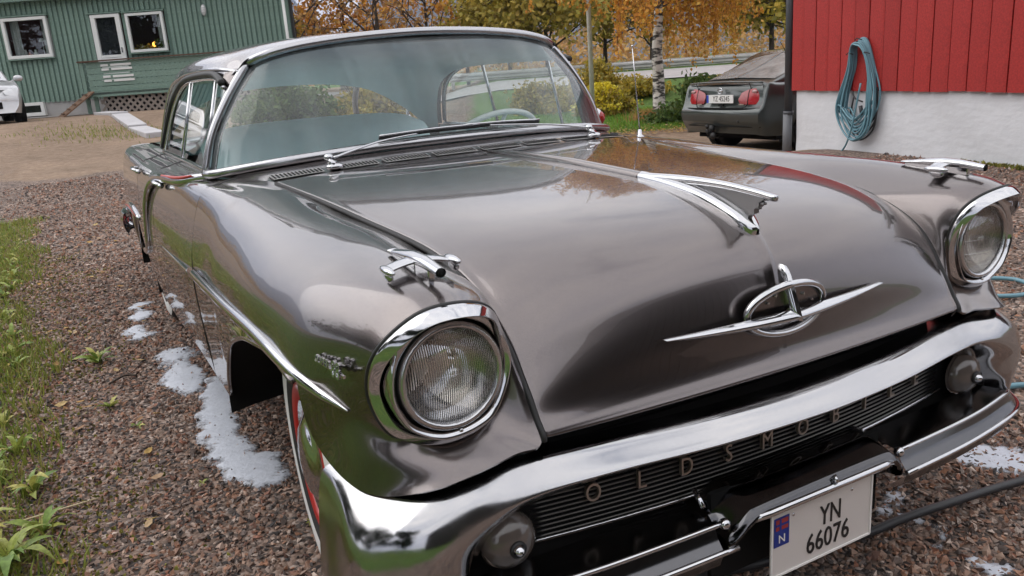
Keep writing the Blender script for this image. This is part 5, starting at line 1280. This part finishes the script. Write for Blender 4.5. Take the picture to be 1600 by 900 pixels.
# sheathing wall with real openings
lines=sorted({l0,l1}|{h[0] for h in HOLES}|{h[1] for h in HOLES}); zs=sorted({1.25,4.2}|{h[2] for h in HOLES}|{h[3] for h in HOLES})
for a,b in zip(lines[:-1],lines[1:]):
    for c,d in zip(zs[:-1],zs[1:]):
        m_=((a+b)/2,(c+d)/2)
        if any(h[0]<m_[0]<h[1] and h[2]<m_[1]<h[3] for h in HOLES): continue
        mb.box(hl((a+b)/2,25.1,(c+d)/2),(b-a-.0005,.12,d-c-.0005))
mb.add([hl(l1,25.05,1.2),hl(l1,25.05,4.2),hl(l1-2.3,33,4.2),hl(l1-2.3,33,1.2)],[(0,1,2,3)]); mb.box(hl(l0+.06,29,2.7),(.12,7.8,3.0)); mb.box(hl(-13.2,33,2.7),(9.7,.12,3.0)); mb.build('wall',mat('house sheathing',(.12,.19,.155,1),.8),house,local=True)
mb=MB(); mb.add([hl(a,d,z) for z in (.2,1.25) for a,d in ((-17.9,25.06),(-5.95,25.06),(-8.2,33),(-17.9,33))],[(0,1,5,4),(1,2,6,5),(2,3,7,6),(3,0,4,7),(4,5,6,7)]); mb.build('plinth',CONC,house,local=True)
mb=MB(); mb.box(hl(-12.6,27.4,1.3),(10.6,4.4,.05)); mb.box(hl(-12.6,29.5,2.7),(10.6,.05,2.8)); mb.build('room',mat('red brown room',(.11,.035,.03,1),.8),house,local=True)
pitch=.148; l=l0; meshes={}
while l<l1-.02:
    segs=[(1.22,4.1)]
    for h in HOLES:
        if l+pitch*.5>h[0]-.02 and l+pitch*.5<h[1]+.02:
            segs=[s_ for a,b in segs for s_ in ((a,min(b,h[2]-.04)),(max(a,h[3]+.06),b)) if s_[1]-s_[0]>.02]
    for a,b in segs:
        key=(round(a,3),round(b,3))
        if key not in meshes:
            t=MB(); t.box((0,0,(a+b)/2-.82),(.096,.018,b-a)); 
            ob=t.build('board',GREEN,house,local=True); meshes[key]=ob.data
        else:
            ob=bpy.data.objects.new('board',meshes[key]); C.objects.link(ob); ob.parent=house
        ob.location=(l+pitch/2+12,.015,0)
    l+=pitch
mb=MB(); mb.box(hl(-11.95,24.75,4.18),(12.9,.05,.26)); mb.box(hl(-11.95,24.9,4.06),(12.9,.36,.02)); mb.build('fascia',GREEN,house,local=True)
rf=MB(); rf.add([hl(-18.4,24.6,4.28),hl(-5.4,24.6,4.28),hl(-6.6,29,5.6),hl(-18.4,29,5.6),hl(-7.8,33.4,4.28),hl(-18.4,33.4,4.28)],[(0,1,2,3),(3,2,4,5)]); r_=rf.build('roof',mat('dark roof tile',(.04,.038,.038,1),.8,bump=(12,.5,2)),house,local=True); so=r_.modifiers.new('t','SOLIDIFY'); so.thickness=.12; so.offset=1
def hwindow(a,b,c,d,fw,name='window',sub=None):
    mb=MB(); y=24.955
    for (x0,x1,z0,z1) in ((a,b,d-fw,d),(a,b,c,c+fw),(a,a+fw,c+fw,d-fw),(b-fw,b,c+fw,d-fw)): mb.box(hl((x0+x1)/2,y,(z0+z1)/2),(x1-x0-.0008,.10,z1-z0-.0008))
    w_=mb.build(name,WHITE,house,local=True,bevel=.008)
    mb=MB(); mb.box(hl((a+b)/2,24.97,(c+d)/2),(b-a-2*fw+.01,.008,d-c-2*fw+.01)); g_=mb.build('pane',HGLASS,w_,local=True)
    mb=MB(); mb.box(hl((a+b)/2,24.93,d+.035),(b-a+.14,.10,.03)); mb.box(hl((a+b)/2,24.93,c-.025),(b-a+.10,.12,.025)); mb.build('sill',GREEN,w_,local=True)
    return w_
def curtain(w_,a,b,c,d,m):
    rows=[]
    for x in np.linspace(a,b,22): rows.append([hl(x+.0,25.22+.03*math.sin((x-a)*60),z) for z in (c,d)])
    V,F=gridmesh(np.array(rows)); mesh('curtain',V,F,m,w_,True,local=True)
CUR=mat('grey white curtain',(.50,.50,.48,1),.9)
w1=hwindow(-14.18,-12.87,2.50,3.64,.09); curtain(w1,-14.1,-13.86,2.5,3.6,CUR); curtain(w1,-13.2,-12.95,2.5,3.6,CUR)
w2=hwindow(-10.60,-9.52,2.45,3.54,.075); curtain(w2,-9.82,-9.6,2.5,3.5,CUR)
# balcony door: frame, pane above, panel below
mb=MB(); y=24.95
for (x0,x1,z0,z1) in ((-11.60,-10.76,3.47,3.56),(-11.60,-11.47,1.62,3.47),(-10.89,-10.76,1.62,3.47),(-11.47,-10.89,1.62,2.36),(-11.47,-10.89,2.36,2.43)): mb.box(hl((x0+x1)/2,y,(z0+z1)/2),(x1-x0-.0008,.09 if z1!=2.36 else .07,z1-z0-.0008))
dr=mb.build('balcony_door',WHITE,house,local=True,bevel=.006)
mb=MB(); mb.box(hl(-11.18,24.97,2.95),(.60,.008,1.06)); mb.build('pane',HGLASS,dr,local=True)
mb=MB(); mb.box(hl(-10.83,24.89,2.55),(.02,.04,.14)); mb.build('handle',GREY,dr,local=True)
mb=MB(); mb.box(hl(-11.2,24.93,3.60),(1.0,.1,.03)); mb.build('lintel',GREEN,dr,local=True)
# dark blind behind the door pane
mb=MB(); mb.box(hl(-11.18,25.1,2.95),(.64,.01,1.1)); mb.build('blind',mat('dark blind',(.015,.015,.02,1),.7),dr,local=True)
# things on the sill
lp=empty('table_lamp',tuple(P3(-10.02,25.3,2.46)),ANG); tag(lp,'small glowing orange lamp behind the right house window','lamp')
em=mat('lamp glow',(.9,.45,.1,1),.5); em.node_tree.nodes['Principled BSDF'].inputs['Emission Color'].default_value=(1,.42,.06,1); em.node_tree.nodes['Principled BSDF'].inputs['Emission Strength'].default_value=2.2
mb=MB(); mb.ell((0,0,.20),(.075,.075,.075),12,8); mb.build('lamp_globe',em,lp,True,local=True); mb=MB(); mb.lathe([(.06,0),(.05,.02),(.015,.03),(.015,.13)],10); mb.build('lamp_base',BLACK,lp,True,local=True)
pt=empty('flower_pot',tuple(P3(-9.86,25.3,2.46)),ANG); tag(pt,'white pot beside the glowing lamp in the right house window','pot')
mb=MB(); mb.lathe([(.001,0),(.06,0),(.085,.16),(.09,.17),(.07,.17)],12); mb.build('pot',WHITE,pt,True,local=True)
P=rng.normal(size=(220,3))*np.array([.10,.08,.06])+np.array([0,0,.2]); V,F=cards(P,.06); fastmesh('leaves',V,F,FOL['green'],pt,local=True)
pt2=empty('house_plant',tuple(P3(-10.3,25.3,2.46)),ANG); tag(pt2,'low green plant left of the glowing lamp in the right house window','plant')
P=rng.normal(size=(320,3))*np.array([.16,.08,.05])+np.array([0,0,.08]); V,F=cards(P,.07); fastmesh('foliage',V,F,FOL['olive'],pt2,local=True)
mb=MB(); mb.lathe([(.001,0),(.05,0),(.07,.08),(.06,.08)],10); mb.build('pot',BLACK,pt2,True,local=True)
ls=empty('desk_lamp',tuple(P3(-13.45,25.6,2.46)),ANG); tag(ls,'small white lamp inside the left house window','lamp')
mb=MB(); mb.lathe([(.09,.52),(.085,.56),(.05,.61),(.001,.62)],14); mb.lathe([(.012,0),(.012,.54)],8); mb.build('lamp_shade',WHITE,ls,True,local=True)
for k,(dx,h_) in enumerate([(-.42,.22),(-.3,.14),(-.12,.2)]):
    b_=empty('ornament',tuple(P3(-13.45+dx,25.35,2.55)),ANG); tag(b_,['pale vase at the left end of the left window sill','short pinkish box on the left window sill','slim white bottle in the middle of the left window sill'][k],'ornament')
    mb=MB(); mb.lathe([(.001,0),(.05,0),(.06,h_*.5),(.03,h_*.8),(.03,h_)],10); mb.build('vessel',[CUR,mat('pink card',(.45,.2,.16,1),.7),WHITE][k],b_,True,local=True)
# wall lamp, corner downpipe, basement window
wl_=empty('wall_lamp',tuple(P3(-8.31,24.9,3.48)),ANG); tag(wl_,'oval white bulkhead lamp on the green house wall','wall lamp')
mb=MB(); mb.ell((0,0,0),(.065,.05,.14),12,10); mb.build('lamp_glass',mat('opal glass',(.7,.7,.7,1),.2),wl_,True,local=True)
mb=MB(); mb.ell((0,.02,0),(.08,.03,.16),12,10); 
for z in (-.06,0,.06): mb.box((0,-.045,z),(.14,.012,.014))
mb.build('lamp_cage',mat('lamp grey',(.4,.4,.4,1),.5),wl_,True,local=True)
mb=MB(); mb.tube([hl(-6.0,24.9,.9),hl(-6.0,24.9,4.1)],.045,10); mb.build('corner_pipe',WHITE,house,True,local=True)
mb=MB(); mb.box(hl(-5.82,25.0,2.66),(.07,.09,2.9)); mb.build('corner_board',BLACK,house,local=True)
bwm=MB()
for (x0,x1,z0,z1) in ((-14.35,-13.45,1.16,1.25),(-14.35,-13.45,.86,.96),(-14.35,-14.26,.96,1.16),(-13.55,-13.45,.96,1.16)): bwm.box(hl((x0+x1)/2,24.98,(z0+z1)/2),(x1-x0-.0008,.12,z1-z0-.0008))
bw_=bwm.build('basement_window',WHITE,house,local=True)
mb=MB(); mb.box(hl(-13.9,25.0,1.06),(.72,.02,.21)); mb.build('pane',mat('dark pane',(.01,.011,.013,1),.08),bw_,local=True)
# balcony
BR=mat('brown rail cap',(.10,.055,.035,1),.7)
bal=empty('balcony',tuple(P3(-8.8,23.5,.82)),ANG); tag(bal,'green railed balcony with grey lattice skirt in front of the house','balcony')
def bq(l,d,z): return (l+8.8,d-23.5,z-.82)
mb=MB(); mb.box(bq(-8.5,24.2,1.36),(6.1,1.5,.06)); mb.build('deck',GREY,bal,local=True)
mb=MB(); mb.box(bq(-8.35,23.46,2.235),(6.2,.14,.035)); mb.box(bq(-11.5,24.2,2.235),(.1,1.4,.034)); mb.build('rail_cap',BR,bal,local=True)
for z,h_ in ((2.13,.145),(1.965,.145),(1.80,.145),(1.635,.145),(1.485,.12)):
    mb=MB(); mb.box(bq(-8.30,23.5,z),(6.0,.022,h_)); mb.build('rail_board',GREEN,bal,local=True)
    mb=MB(); mb.box(bq(-11.52,24.2,z),(.022,1.4,h_-.03)); mb.build('rail_board',GREEN,bal,local=True)
mb=MB(); mb.box(bq(-8.40,23.47,1.345),(6.25,.04,.145)); mb.build('deck_fascia',GREEN,bal,local=True)
for l in (-11.45,-11.22,-8.3,-6.2):
    mb=MB(); mb.box(bq(l,23.545,1.5),(.10,.06,1.42)); mb.build('rail_post',GREEN,bal,local=True)
for i,z in enumerate((2.105,1.995,1.80,1.69)):
    for a,b in ((-10.89+.01*i,-10.69+.01*i),(-10.62+.01*i,-10.05+.01*i)):
        mb=MB(); mb.box(bq((a+b)/2,23.48,z),(b-a,.03,.058)); mb.build('white_slat',WHITE,bal,local=True)
LAT=mat('weathered lattice wood',(.27,.23,.20,1),.8,var=(6,.2))
z0,z1=.40,1.27; la,lb=-11.1,-6.3
for s_ in (1,-1):
    for k in range(30):
        c0=la-(z1-z0)+k*.19 if s_>0 else la-.1+k*.19
        # slat from bottom to top at 45 degrees, clipped to the panel
        a0=(c0,z0) if s_>0 else (c0+0,z1); t0=max(0,la-a0[0]); t1=min(z1-z0,lb-a0[0])
        if t1-t0<.06: continue
        pa=bq(a0[0]+t0,23.56+(.012 if s_>0 else 0),a0[1]+s_*t0); pb=bq(a0[0]+t1,23.56+(.012 if s_>0 else 0),a0[1]+s_*t1)
        mb=MB(); mb.bar(pa,pb,.010,.06,up=(-s_*.7,0,.7)); mb.build('lattice_slat',LAT,bal,local=True)
mb=MB(); mb.box(bq(-8.7,23.75,.75),(4.7,.02,1.0)); mb.build('skirt_backing',DARK,bal,local=True)
# leaning wooden steps
pk=empty('wooden_steps',tuple(P3(-11.5,23.1,.8)),ANG); tag(pk,'brown wooden plank with cleats leaning against the balcony corner','steps')
WOOD=mat('brown planks',(.15,.085,.05,1),.8,var=(5,.25,(1,1,6)))
a=np.array([-.40,-.35,0.0]); b=np.array([.28,.25,.62])
mb=MB(); mb.bar(a,b,.55,.035); mb.build('plank',WOOD,pk,local=True)
for t in (.12,.3,.48,.66,.84):
    p_=a+(b-a)*t+np.array([-.02,0,.03]); mb=MB(); mb.bar(p_+np.array([.13,-.2,0]),p_+np.array([-.15,.2,0]),.03,.025); mb.build('cleat',WOOD,pk,local=True)
# kerb slabs beside the balcony
SLAB=mat('pale concrete slab',(.46,.45,.46,1),.8,bump=(25,.4,5),var=(3,.1))
seg=[(-10.6,22.4),(-9.35,20.7),(-8.15,18.8),(-7.15,17.3)]
for i,(A_,B_) in enumerate(zip(seg[:-1],seg[1:])):
    pa=P3(*A_); pb=P3(*B_); za=float(terr(pa[0],pa[1]))-.02; zb=float(terr(pb[0],pb[1]))+.02
    e=empty('concrete_slab',tuple((pa+pb)/2+np.array([0,0,(za+zb)/2-.1]))); tag(e,['pale concrete slab farthest up the slope, under the lattice','middle pale concrete slab of the row beside the balcony','pale concrete slab lowest on the slope, nearest the old car'][i],'concrete slab','concrete slabs in a row beside the balcony')
    mb=MB(); mb.bar((pa[0],pa[1],za),tuple(np.array([pb[0],pb[1],zb])*.985+np.array([pa[0],pa[1],za])*.015),.40,.18); mb.build('slab',SLAB,e,bevel=.02)
n=900; L_=rng.normal(-8.6,.8,n); D_=rng.normal(18.2,.7,n); X_=O0[0]+RH[0]*L_+FH[0]*D_; Y_=O0[1]+RH[1]*L_+FH[1]*D_
g=blades('slope_grass',X_,Y_,.03,.10,.014,GRASS,.8); tag(g,kind='stuff')
# paved strip along the house foot
V=[];F=[]
for i,l in enumerate(np.linspace(-18,-10.5,20)):
    for d in (23.2,24.0,24.9): q=P3(l,d); V.append((q[0],q[1],float(terr(q[0],q[1]))+.012))
for i in range(19):
    for j in range(2): F.append((3*i+j,3*i+j+1,3*i+j+4,3*i+j+3))
tag(mesh('pavement',V,F,mat('grey paving',(.26,.24,.225,1),.85,bump=(30,.4,5),var=(2,.12)),None,False),kind='structure')
# ------------------------------------------------------------------ modern cars
def modern(name,loc,rz,paint,L,secs,label,glassrows,wheels,wr,pillar=None):
    e=empty(name,loc,rz); tag(e,label,'car')
    full=[[(-p[0],p[1],p[2]) for p in r]+[(p[0],p[1],p[2]) for p in r[::-1]] for r in secs]
    D=crgrid(full,4,4); V,F=gridmesh(D)
    F=list(F); nc=D.shape[1]; h=nc//2
    for row,fl in ((0,False),(D.shape[0]-1,True)):
        for j in range(h-0):
            a,b=row*nc+j,row*nc+j+1; c,d=row*nc+nc-1-j,row*nc+nc-2-j
            if b==d: q=(a,b,c)
            elif b>d: continue
            else: q=(a,b,d,c)
            F.append(q if fl else q[::-1])
    body=mesh('body',V,F,paint,e,True,local=True)
    sh=body.modifiers.new('es','EDGE_SPLIT'); sh.split_angle=R(58)
    Gg=[[(-p[0],p[1],p[2]) for p in r]+[(p[0],p[1],p[2]) for p in r[::-1]] for r in glassrows]
    surf_=crgrid(Gg,4,3); V,F=gridmesh(surf_); cabin=mesh('cabin',V,F,paint,e,True,local=True)
    wheelp=None
    for (x,y) in wheels:
        if wheelp is None:
            wheelp=empty('wheel',(0,0,0)); rot=Matrix.Rotation(R(90),3,'Y')
            t=MB(); t.lathe([(wr*.62,-.09),(wr*.9,-.10),(wr,-.07),(wr,.07),(wr*.9,.10),(wr*.64,.09)],28,(0,0,0),rot); t.build('tyre',TYRE,wheelp,True,local=True)
            t=MB(); t.lathe([(wr*.64,.085),(wr*.58,.07),(wr*.2,.055),(.001,.06)],28,(0,0,0),rot); t.build('rim',mat('alloy rim',(.4,.4,.41,1),.3,.8),wheelp,True,local=True)
            for k in range(5):
                a=6.283*k/5; t=MB(); t.bar((.085,.02*math.cos(a),.02*math.sin(a)),(.09,wr*.58*math.cos(a),wr*.58*math.sin(a)),.035,.015,up=(1,0,0)); t.build('spoke',mat('alloy rim',(.4,.4,.41,1),.3,.8),wheelp,local=True)
            wv_=wheelp
        else: wv_=copy_tree(wheelp)
        wv_.parent=e; wv_.location=(x,y,wr); wv_.rotation_euler=(0,0,0 if x>0 else math.pi)
    return e,body,cabin
DGREEN=paint_mat('dark green grey metallic',(.055,.065,.062,1),.55,.35,.15)
# sedan, local frame: y forward (heading), x to its right; rear at y=0
def srow(y,wb,ws,zs_,wd,zd,zb=.26,ys=0,yd=0): return [(wb,y,zb),(ws,y,.50),(ws,y+ys*.5,.66),(ws-.03,y+ys,zs_),(wd,y+yd,zd),(wd*.55,y+yd,zd+.018),(0.001,y+yd,zd+.025)]
SR=[[(.66,.06,.30),(.74,.02,.44),(.76,.0,.60),(.735,.09,.70),(.72,.13,.93),(.62,.16,.955),(0.001,.10,.975)],
srow(.12,.76,.81,.93,.70,.985,.28,.03,.10),srow(.34,.80,.852,.92,.70,.975),srow(.8,.80,.857,.93,.72,.95),srow(1.3,.80,.857,.93,.74,.945),srow(2.2,.80,.857,.92,.76,.935),srow(3.0,.80,.857,.90,.76,.925),srow(3.6,.80,.85,.86,.70,.90),srow(4.1,.78,.82,.76,.62,.80,.28),[(.66,4.36,.30),(.72,4.40,.44),(.72,4.42,.55),(.68,4.38,.62),(.60,4.34,.70),(.4,4.36,.72),(.001,4.37,.72)]]
SG=[[(.70,.34,.965),(.68,.35,.975),(.5,.33,.98),(.001,.30,.995)],[(.72,.82,.96),(.66,.88,1.14),(.48,.88,1.165),(.001,.86,1.18)],[(.74,1.4,.945),(.62,1.42,1.33),(.46,1.44,1.37),(.001,1.42,1.39)],[(.76,2.1,.935),(.61,2.1,1.36),(.46,2.1,1.40),(.001,2.1,1.42)],[(.76,2.6,.93),(.61,2.6,1.34),(.46,2.6,1.38),(.001,2.6,1.40)],[(.76,2.95,.925),(.66,2.98,1.12),(.5,2.96,1.15),(.001,2.92,1.17)],[(.74,3.35,.915),(.70,3.36,.925),(.5,3.34,.93),(.001,3.30,.94)]]
sx,sy=6.92,7.98
sed,sbody,scab=modern('parked_sedan',(sx,sy,-.128),math.atan2(.024,1)-math.pi/2,DGREEN,4.4,SR,'dark green grey sedan parked nose away beside the red barn corner',SG,[(-.72,.95),(.72,.95),(-.72,3.55),(.72,3.55)],.30)
def sput(mb,name,m,par=None,smooth=True,bevel=0): return mb.build(name,m,par or sed,smooth,local=True,bevel=bevel)
def srear(x,z): # y of the rear face at height z
    return float(np.interp(z,[.30,.44,.60,.69,.80,.93,.97],[.06,.02,0,.08,.105,.13,.12]))
# glass
def quadsurf(name,P,m,par,off=.006,n=6):
    P=np.array(P,float); G=[]
    for i in range(n+1):
        u=i/n; a=P[0]*(1-u)+P[1]*u; b=P[3]*(1-u)+P[2]*u; G.append([a*(1-v)+b*v for v in np.linspace(0,1,n+1)])
    V,F=gridmesh(np.array(G)); return mesh(name,V,F,m,par,True,local=True)
CARGL=mat('dark car glass',(.03,.034,.036,1),.05,coat=1,spec=1.0)
RG=crgrid([[(-p[0],p[1],p[2]) for p in r[1:]]+[(p[0],p[1],p[2]) for p in r[:0:-1]] for r in SG[:3]],5,4)*np.array([.93,1,1])+np.array([0,-.010,.012])
V,F=gridmesh(RG[1:-1]); mesh('rear_window',V,F,mat('rear glass painted sky',(.26,.275,.28,1),.22,0,.8,coatr=.25,var=(5,.35)),sed,True,local=True)  # pale grey base imitates sky reflected in the rear window
for s in (-1,1):
    pts=[(s*.742,1.35,.99),(s*.748,2.5,.985),(s*.63,2.5,1.30),(s*.64,1.62,1.30)]
    quadsurf('side_window',pts,CARGL,sed)
TL=mat('lamp red',(.34,.008,.014,1),.2,coat=.25); TLP=mat('lamp pink',(.30,.055,.06,1),.2,coat=.25); TLC=mat('lamp clear',(.42,.25,.25,1),.2,coat=.3)
for s in (-1,1):
    tl=empty('tail_lamp',(s*.65,.1,.8)); put(tl,sed,True); tl.location=(0,0,0)
    def ribbon(pl,m,nm):
        G=[]
        for (x,yo,z0,z1) in pl: G.append([(s*x,srear(x,z)+yo-.012-(.0 if k_ in (0,3) else .012),z) for k_,z in enumerate((z0,z0+(z1-z0)*.3,z0+(z1-z0)*.7,z1))])
        D=crgrid(G,3,3); V,F=gridmesh(D,flip=s<0); mesh(nm,V,F,m,tl,True,local=True)
    ribbon([(.33,0,.735,.80),(.36,0,.705,.85),(.42,0,.70,.875),(.495,0,.70,.90)],TLP,'lamp_inner')
    ribbon([(.51,.002,.70,.90),(.60,.012,.70,.91),(.70,.045,.705,.90),(.77,.13,.72,.88),(.80,.22,.76,.85)],TL,'lamp_outer')
    mb=MB(); mb.ell((s*.60,srear(.6,.87)-.02,.872),(.05,.012,.022),10,8); mb.build('lamp_reverse',TLC,tl,True,local=True)
npm=MB(); npm.box((0,.045,.775),(.52,.012,.112)); pl_=sput(npm,'number_plate',mat('plate bright',(.72,.72,.70,1),.4),None,False)
M2=Matrix.Translation((.03,.0375,.775))@Matrix.Rotation(R(90),4,'X')
text_mesh('plate_lettering','YZ 45245',.105,PB,pl_,M2,.001,0,.78,'CENTER',True)
mb=MB(); mb.box((-.238,.0375,.775),(.04,.003,.108)); mb.build('country_band',mat('plate blue bright',(.02,.06,.40,1),.4),pl_,local=True)
mb=MB(); mb.tube([(.045*math.cos(a),.062-.012,.885+.04*math.sin(a)) for a in np.linspace(0,6.283,24,endpoint=False)],.007,6,closed=True); mb.box((0,.048,.885),(.10,.012,.016)); sput(mb,'boot_emblem',CHROME)
mb=MB()
for P in ([(-.52,-.005+.08,.985),(-.515,srear(.5,.9)-.004,.9),(-.50,srear(.5,.75)-.004,.74),(-.47,srear(.4,.66)-.008,.665),(-.3,srear(.3,.65)-.03,.655),(.3,srear(.3,.65)-.03,.655),(.47,srear(.4,.66)-.008,.665),(.50,srear(.5,.75)-.004,.74),(.515,srear(.5,.9)-.004,.9),(.52,.075,.985)],): mb.tube(cr(np.array(P),4),.006,5)
sput(mb,'boot_gap',DARK)
mb=MB(); G=[[(x,-.015+.05*(x/.7)**2,z) for z in (.655,.64)] for x in np.linspace(-.76,.76,12)]
mb.tube([(x,.012+.07*(abs(x)/.78)**4,.645) for x in np.linspace(-.76,.76,13)],.010,5); sput(mb,'bumper_edge',DARK)
mb=MB(); mb.tube([(x,.014+.05*(abs(x)/.78)**4,.40) for x in np.linspace(-.75,.75,13)],.007,5); sput(mb,'bumper_crease',DARK)
for s_,x in (('badge',-.42),('badge',.40)):
    mb=MB(); mb.box((x,.055,.70),(.10,.008,.016)); sput(mb,'boot_badge',CHROME,None,False)
mb=MB(); mb.box((.02,.05,.69),(.10,.02,.022)); sput(mb,'boot_latch',DARK,None,False)
mb=MB(); mb.tube([(-.12,.25,.30),(-.12,.02,.28),(-.12,-.07,.30),(-.12,-.09,.36)],.022,8); mb.ell((-.12,-.09,.40),(.028,.028,.032),10,8); mb.box((-.12,.0,.36),(.07,.05,.10)); mb.ell((-.04,-.05,.27),(.05,.04,.05),10,8); sput(mb,'tow_hitch',BLACK)
mb=MB(); mb.ell((.38,.012,.47),(.022,.012,.02),8,6); sput(mb,'eye_cover',BLACK)
mb=MB(); mb.tube([(.1,1.25,1.34),(.1,1.12,1.50)],.005,5); mb.ell((.1,1.26,1.345),(.03,.04,.02),8,6); sput(mb,'aerial',BLACK)
mb=MB(); mb.tube(cr(np.array([(-.70,.14,.985),(-.4,.10,1.0),(0,.085,1.005),(.4,.10,1.0),(.70,.14,.985)]),5),.022,8,flat=.6); sput(mb,'boot_lip',DGREEN)
mb=MB(); mb.box((0,2.2,.30),(1.5,3.7,.2)); sput(mb,'underbody',DARK,None,False)
for y in (.95,3.55):
    for s in (-1,1):
        mb=MB(); mb.lathe([(.36,-.1),(.36,.0125),(.001,.0125)],28,(s*.848,y,.31),Matrix.Rotation(R(90)*s,3,'Y')); sput(mb,'wheel_well',DARK)
for s in (-1,1):
    mb=MB(); mb.box((s*.72,.60,.26),(.26,.02,.22)); sput(mb,'mud_flap',BLACK,None,False)
# silver hatchback at the left edge, facing the viewer
SILVER=paint_mat('silver paint',(.50,.50,.51,1),.5,.3,.12)
def hrow(y,wb,ws,zs_,wd,zd,zb=.24): return [(wb,y,zb),(ws,y,.50),(ws,y,.70),(ws-.03,y,zs_),(wd,y,zd),(wd*.55,y,zd+.03),(0.001,y,zd+.04)]
HR=[[(.62,.05,.24),(.74,.10,.42),(.74,.13,.60),(.68,.18,.70),(.60,.24,.76),(.35,.16,.77),(.001,.12,.77)],hrow(.30,.78,.84,.80,.64,.83,.22),hrow(.7,.82,.885,.90,.70,.92),hrow(1.15,.82,.89,.95,.74,.99),hrow(2.0,.82,.89,.97,.78,1.0),hrow(3.2,.82,.89,.98,.78,1.0),hrow(3.9,.80,.87,.98,.74,1.0),[(.66,4.15,.30),(.76,4.22,.44),(.77,4.24,.60),(.76,4.2,.80),(.70,4.15,1.0),(.5,4.16,1.02),(.001,4.18,1.03)]]
HG=[[(.74,1.0,.96),(.70,1.0,.985),(.5,.94,1.01),(.001,.9,1.02)],[(.77,1.45,1.0),(.68,1.5,1.22),(.5,1.45,1.25),(.001,1.4,1.27)],[(.78,1.95,1.0),(.62,2.0,1.42),(.48,1.95,1.455),(.001,1.9,1.47)],[(.78,2.8,1.0),(.62,2.8,1.44),(.48,2.8,1.475),(.001,2.8,1.49)],[(.78,3.6,1.0),(.62,3.6,1.40),(.48,3.65,1.43),(.001,3.7,1.44)],[(.74,4.05,1.0),(.68,4.08,1.1),(.5,4.12,1.1),(.001,4.15,1.1)]]
hc=P3(-11.80,19.3); hz=float(terr(hc[0],hc[1]))
hat,hb,hcab=modern('silver_hatchback',(hc[0],hc[1],hz),ANG+R(36),SILVER,4.2,HR,'silver hatchback facing the viewer at the left picture edge, before the green house',HG,[(-.76,.78),(.76,.78),(-.76,3.4),(.76,3.4)],.315)
WGd=crgrid([[(-p[0],p[1],p[2]) for p in r[1:]]+[(p[0],p[1],p[2]) for p in r[:0:-1]] for r in HG[:3]],5,4)*np.array([.93,1,1])+np.array([0,-.012,.012])
V,F=gridmesh(WGd[1:-1]); mesh('windscreen',V,F,CARGL,hat,True,local=True)
for s in (-1,1):
    quadsurf('side_window',[(s*.765,1.6,1.03),(s*.77,3.5,1.03),(s*.65,3.4,1.38),(s*.65,2.1,1.38)],CARGL,hat)
    G=[[(s*.50,.20,.62),(s*.48,.215,.67),(s*.46,.24,.72)],[(s*.60,.235,.63),(s*.60,.26,.70),(s*.58,.30,.77)],[(s*.72,.30,.66),(s*.72,.34,.74),(s*.70,.40,.81)],[(s*.80,.46,.72),(s*.80,.50,.77),(s*.78,.56,.84)]]
    G=[[(p[0]*1.02,p[1]-.075,p[2]+.02) for p in r] for r in G]
    D=crgrid(G,3,3); V,F=gridmesh(D,flip=s>0); h_=mesh('headlight',V,F,mat('headlight plastic',(.6,.61,.62,1),.08,.3,1),hat,True,local=True)
    mb=MB(); mb.ell((s*.98,1.35,1.04),(.11,.055,.075),12,10); mb.bar((s*.80,1.36,.98),(s*.92,1.35,1.01),.04,.03); mb.build('door_mirror',SILVER,hat,True,local=True)
    for y in (.78,3.4):
        mb=MB(); mb.lathe([(.37,-.1),(.37,.0125),(.001,.0125)],28,(s*.878,y,.32),Matrix.Rotation(R(90)*s,3,'Y')); mb.build('wheel_well',DARK,hat,True,local=True)
mb=MB(); mb.box((0,.10,.64),(.62,.05,.07)); mb.box((0,.075,.42),(.80,.05,.15)); mb.build('grille',DARK,hat,local=True,bevel=.01)
mb=MB(); mb.box((0,2.1,.28),(1.5,3.7,.2)); mb.box((0,.30,.26),(1.35,.3,.1)); mb.build('underbody',DARK,hat,local=True)

# ------------------------------------------------------------------ added shed behind the viewer, unseen, darkens the hood reflections
shed=empty('added_shed',(0,-7.2,0)); tag(shed,'dark shed added unseen behind the viewer to darken the car reflections','shed')
SH=mat('dark added shed',(.022,.018,.015,1),.7)
mb=MB(); mb.box((.5,-8.6,1.9),(13,2.8,3.8)); mb.build('wall',SH,shed)
mb=MB(); mb.add([(-6.5,-6.8,3.75),(7.5,-6.8,3.75),(7.5,-8.6,5.2),(-6.5,-8.6,5.2),(7.5,-10.4,3.75),(-6.5,-10.4,3.75)],[(0,1,2,3),(3,2,4,5)]); mb.build('roof',mat('dark roof tile',(.04,.038,.038,1),.8),shed)
for k in range(58):
    mb=MB(); mb.box((-5.9+.22*k,-7.19,1.9),(.18,.03,3.7)); mb.build('board',SH,shed)

# ------------------------------------------------------------------ autumn haze: one closed box of thin air round camera and scene
mb=MB(); mb.box((0,1750,395),(11100,9700,824)); hz_=mb.build('haze',None); tag(hz_,kind='stuff')
hm=bpy.data.materials.new('thin blue air'); hm.use_nodes=True; n_=hm.node_tree.nodes; n_.remove(n_['Principled BSDF'])
pv=n_.new('ShaderNodeVolumePrincipled'); pv.inputs['Color'].default_value=(.62,.70,.92,1); pv.inputs['Density'].default_value=.00022; pv.inputs['Anisotropy'].default_value=0
hm.node_tree.links.new(pv.outputs[0],n_['Material Output'].inputs['Volume']); hz_.data.materials.append(hm)
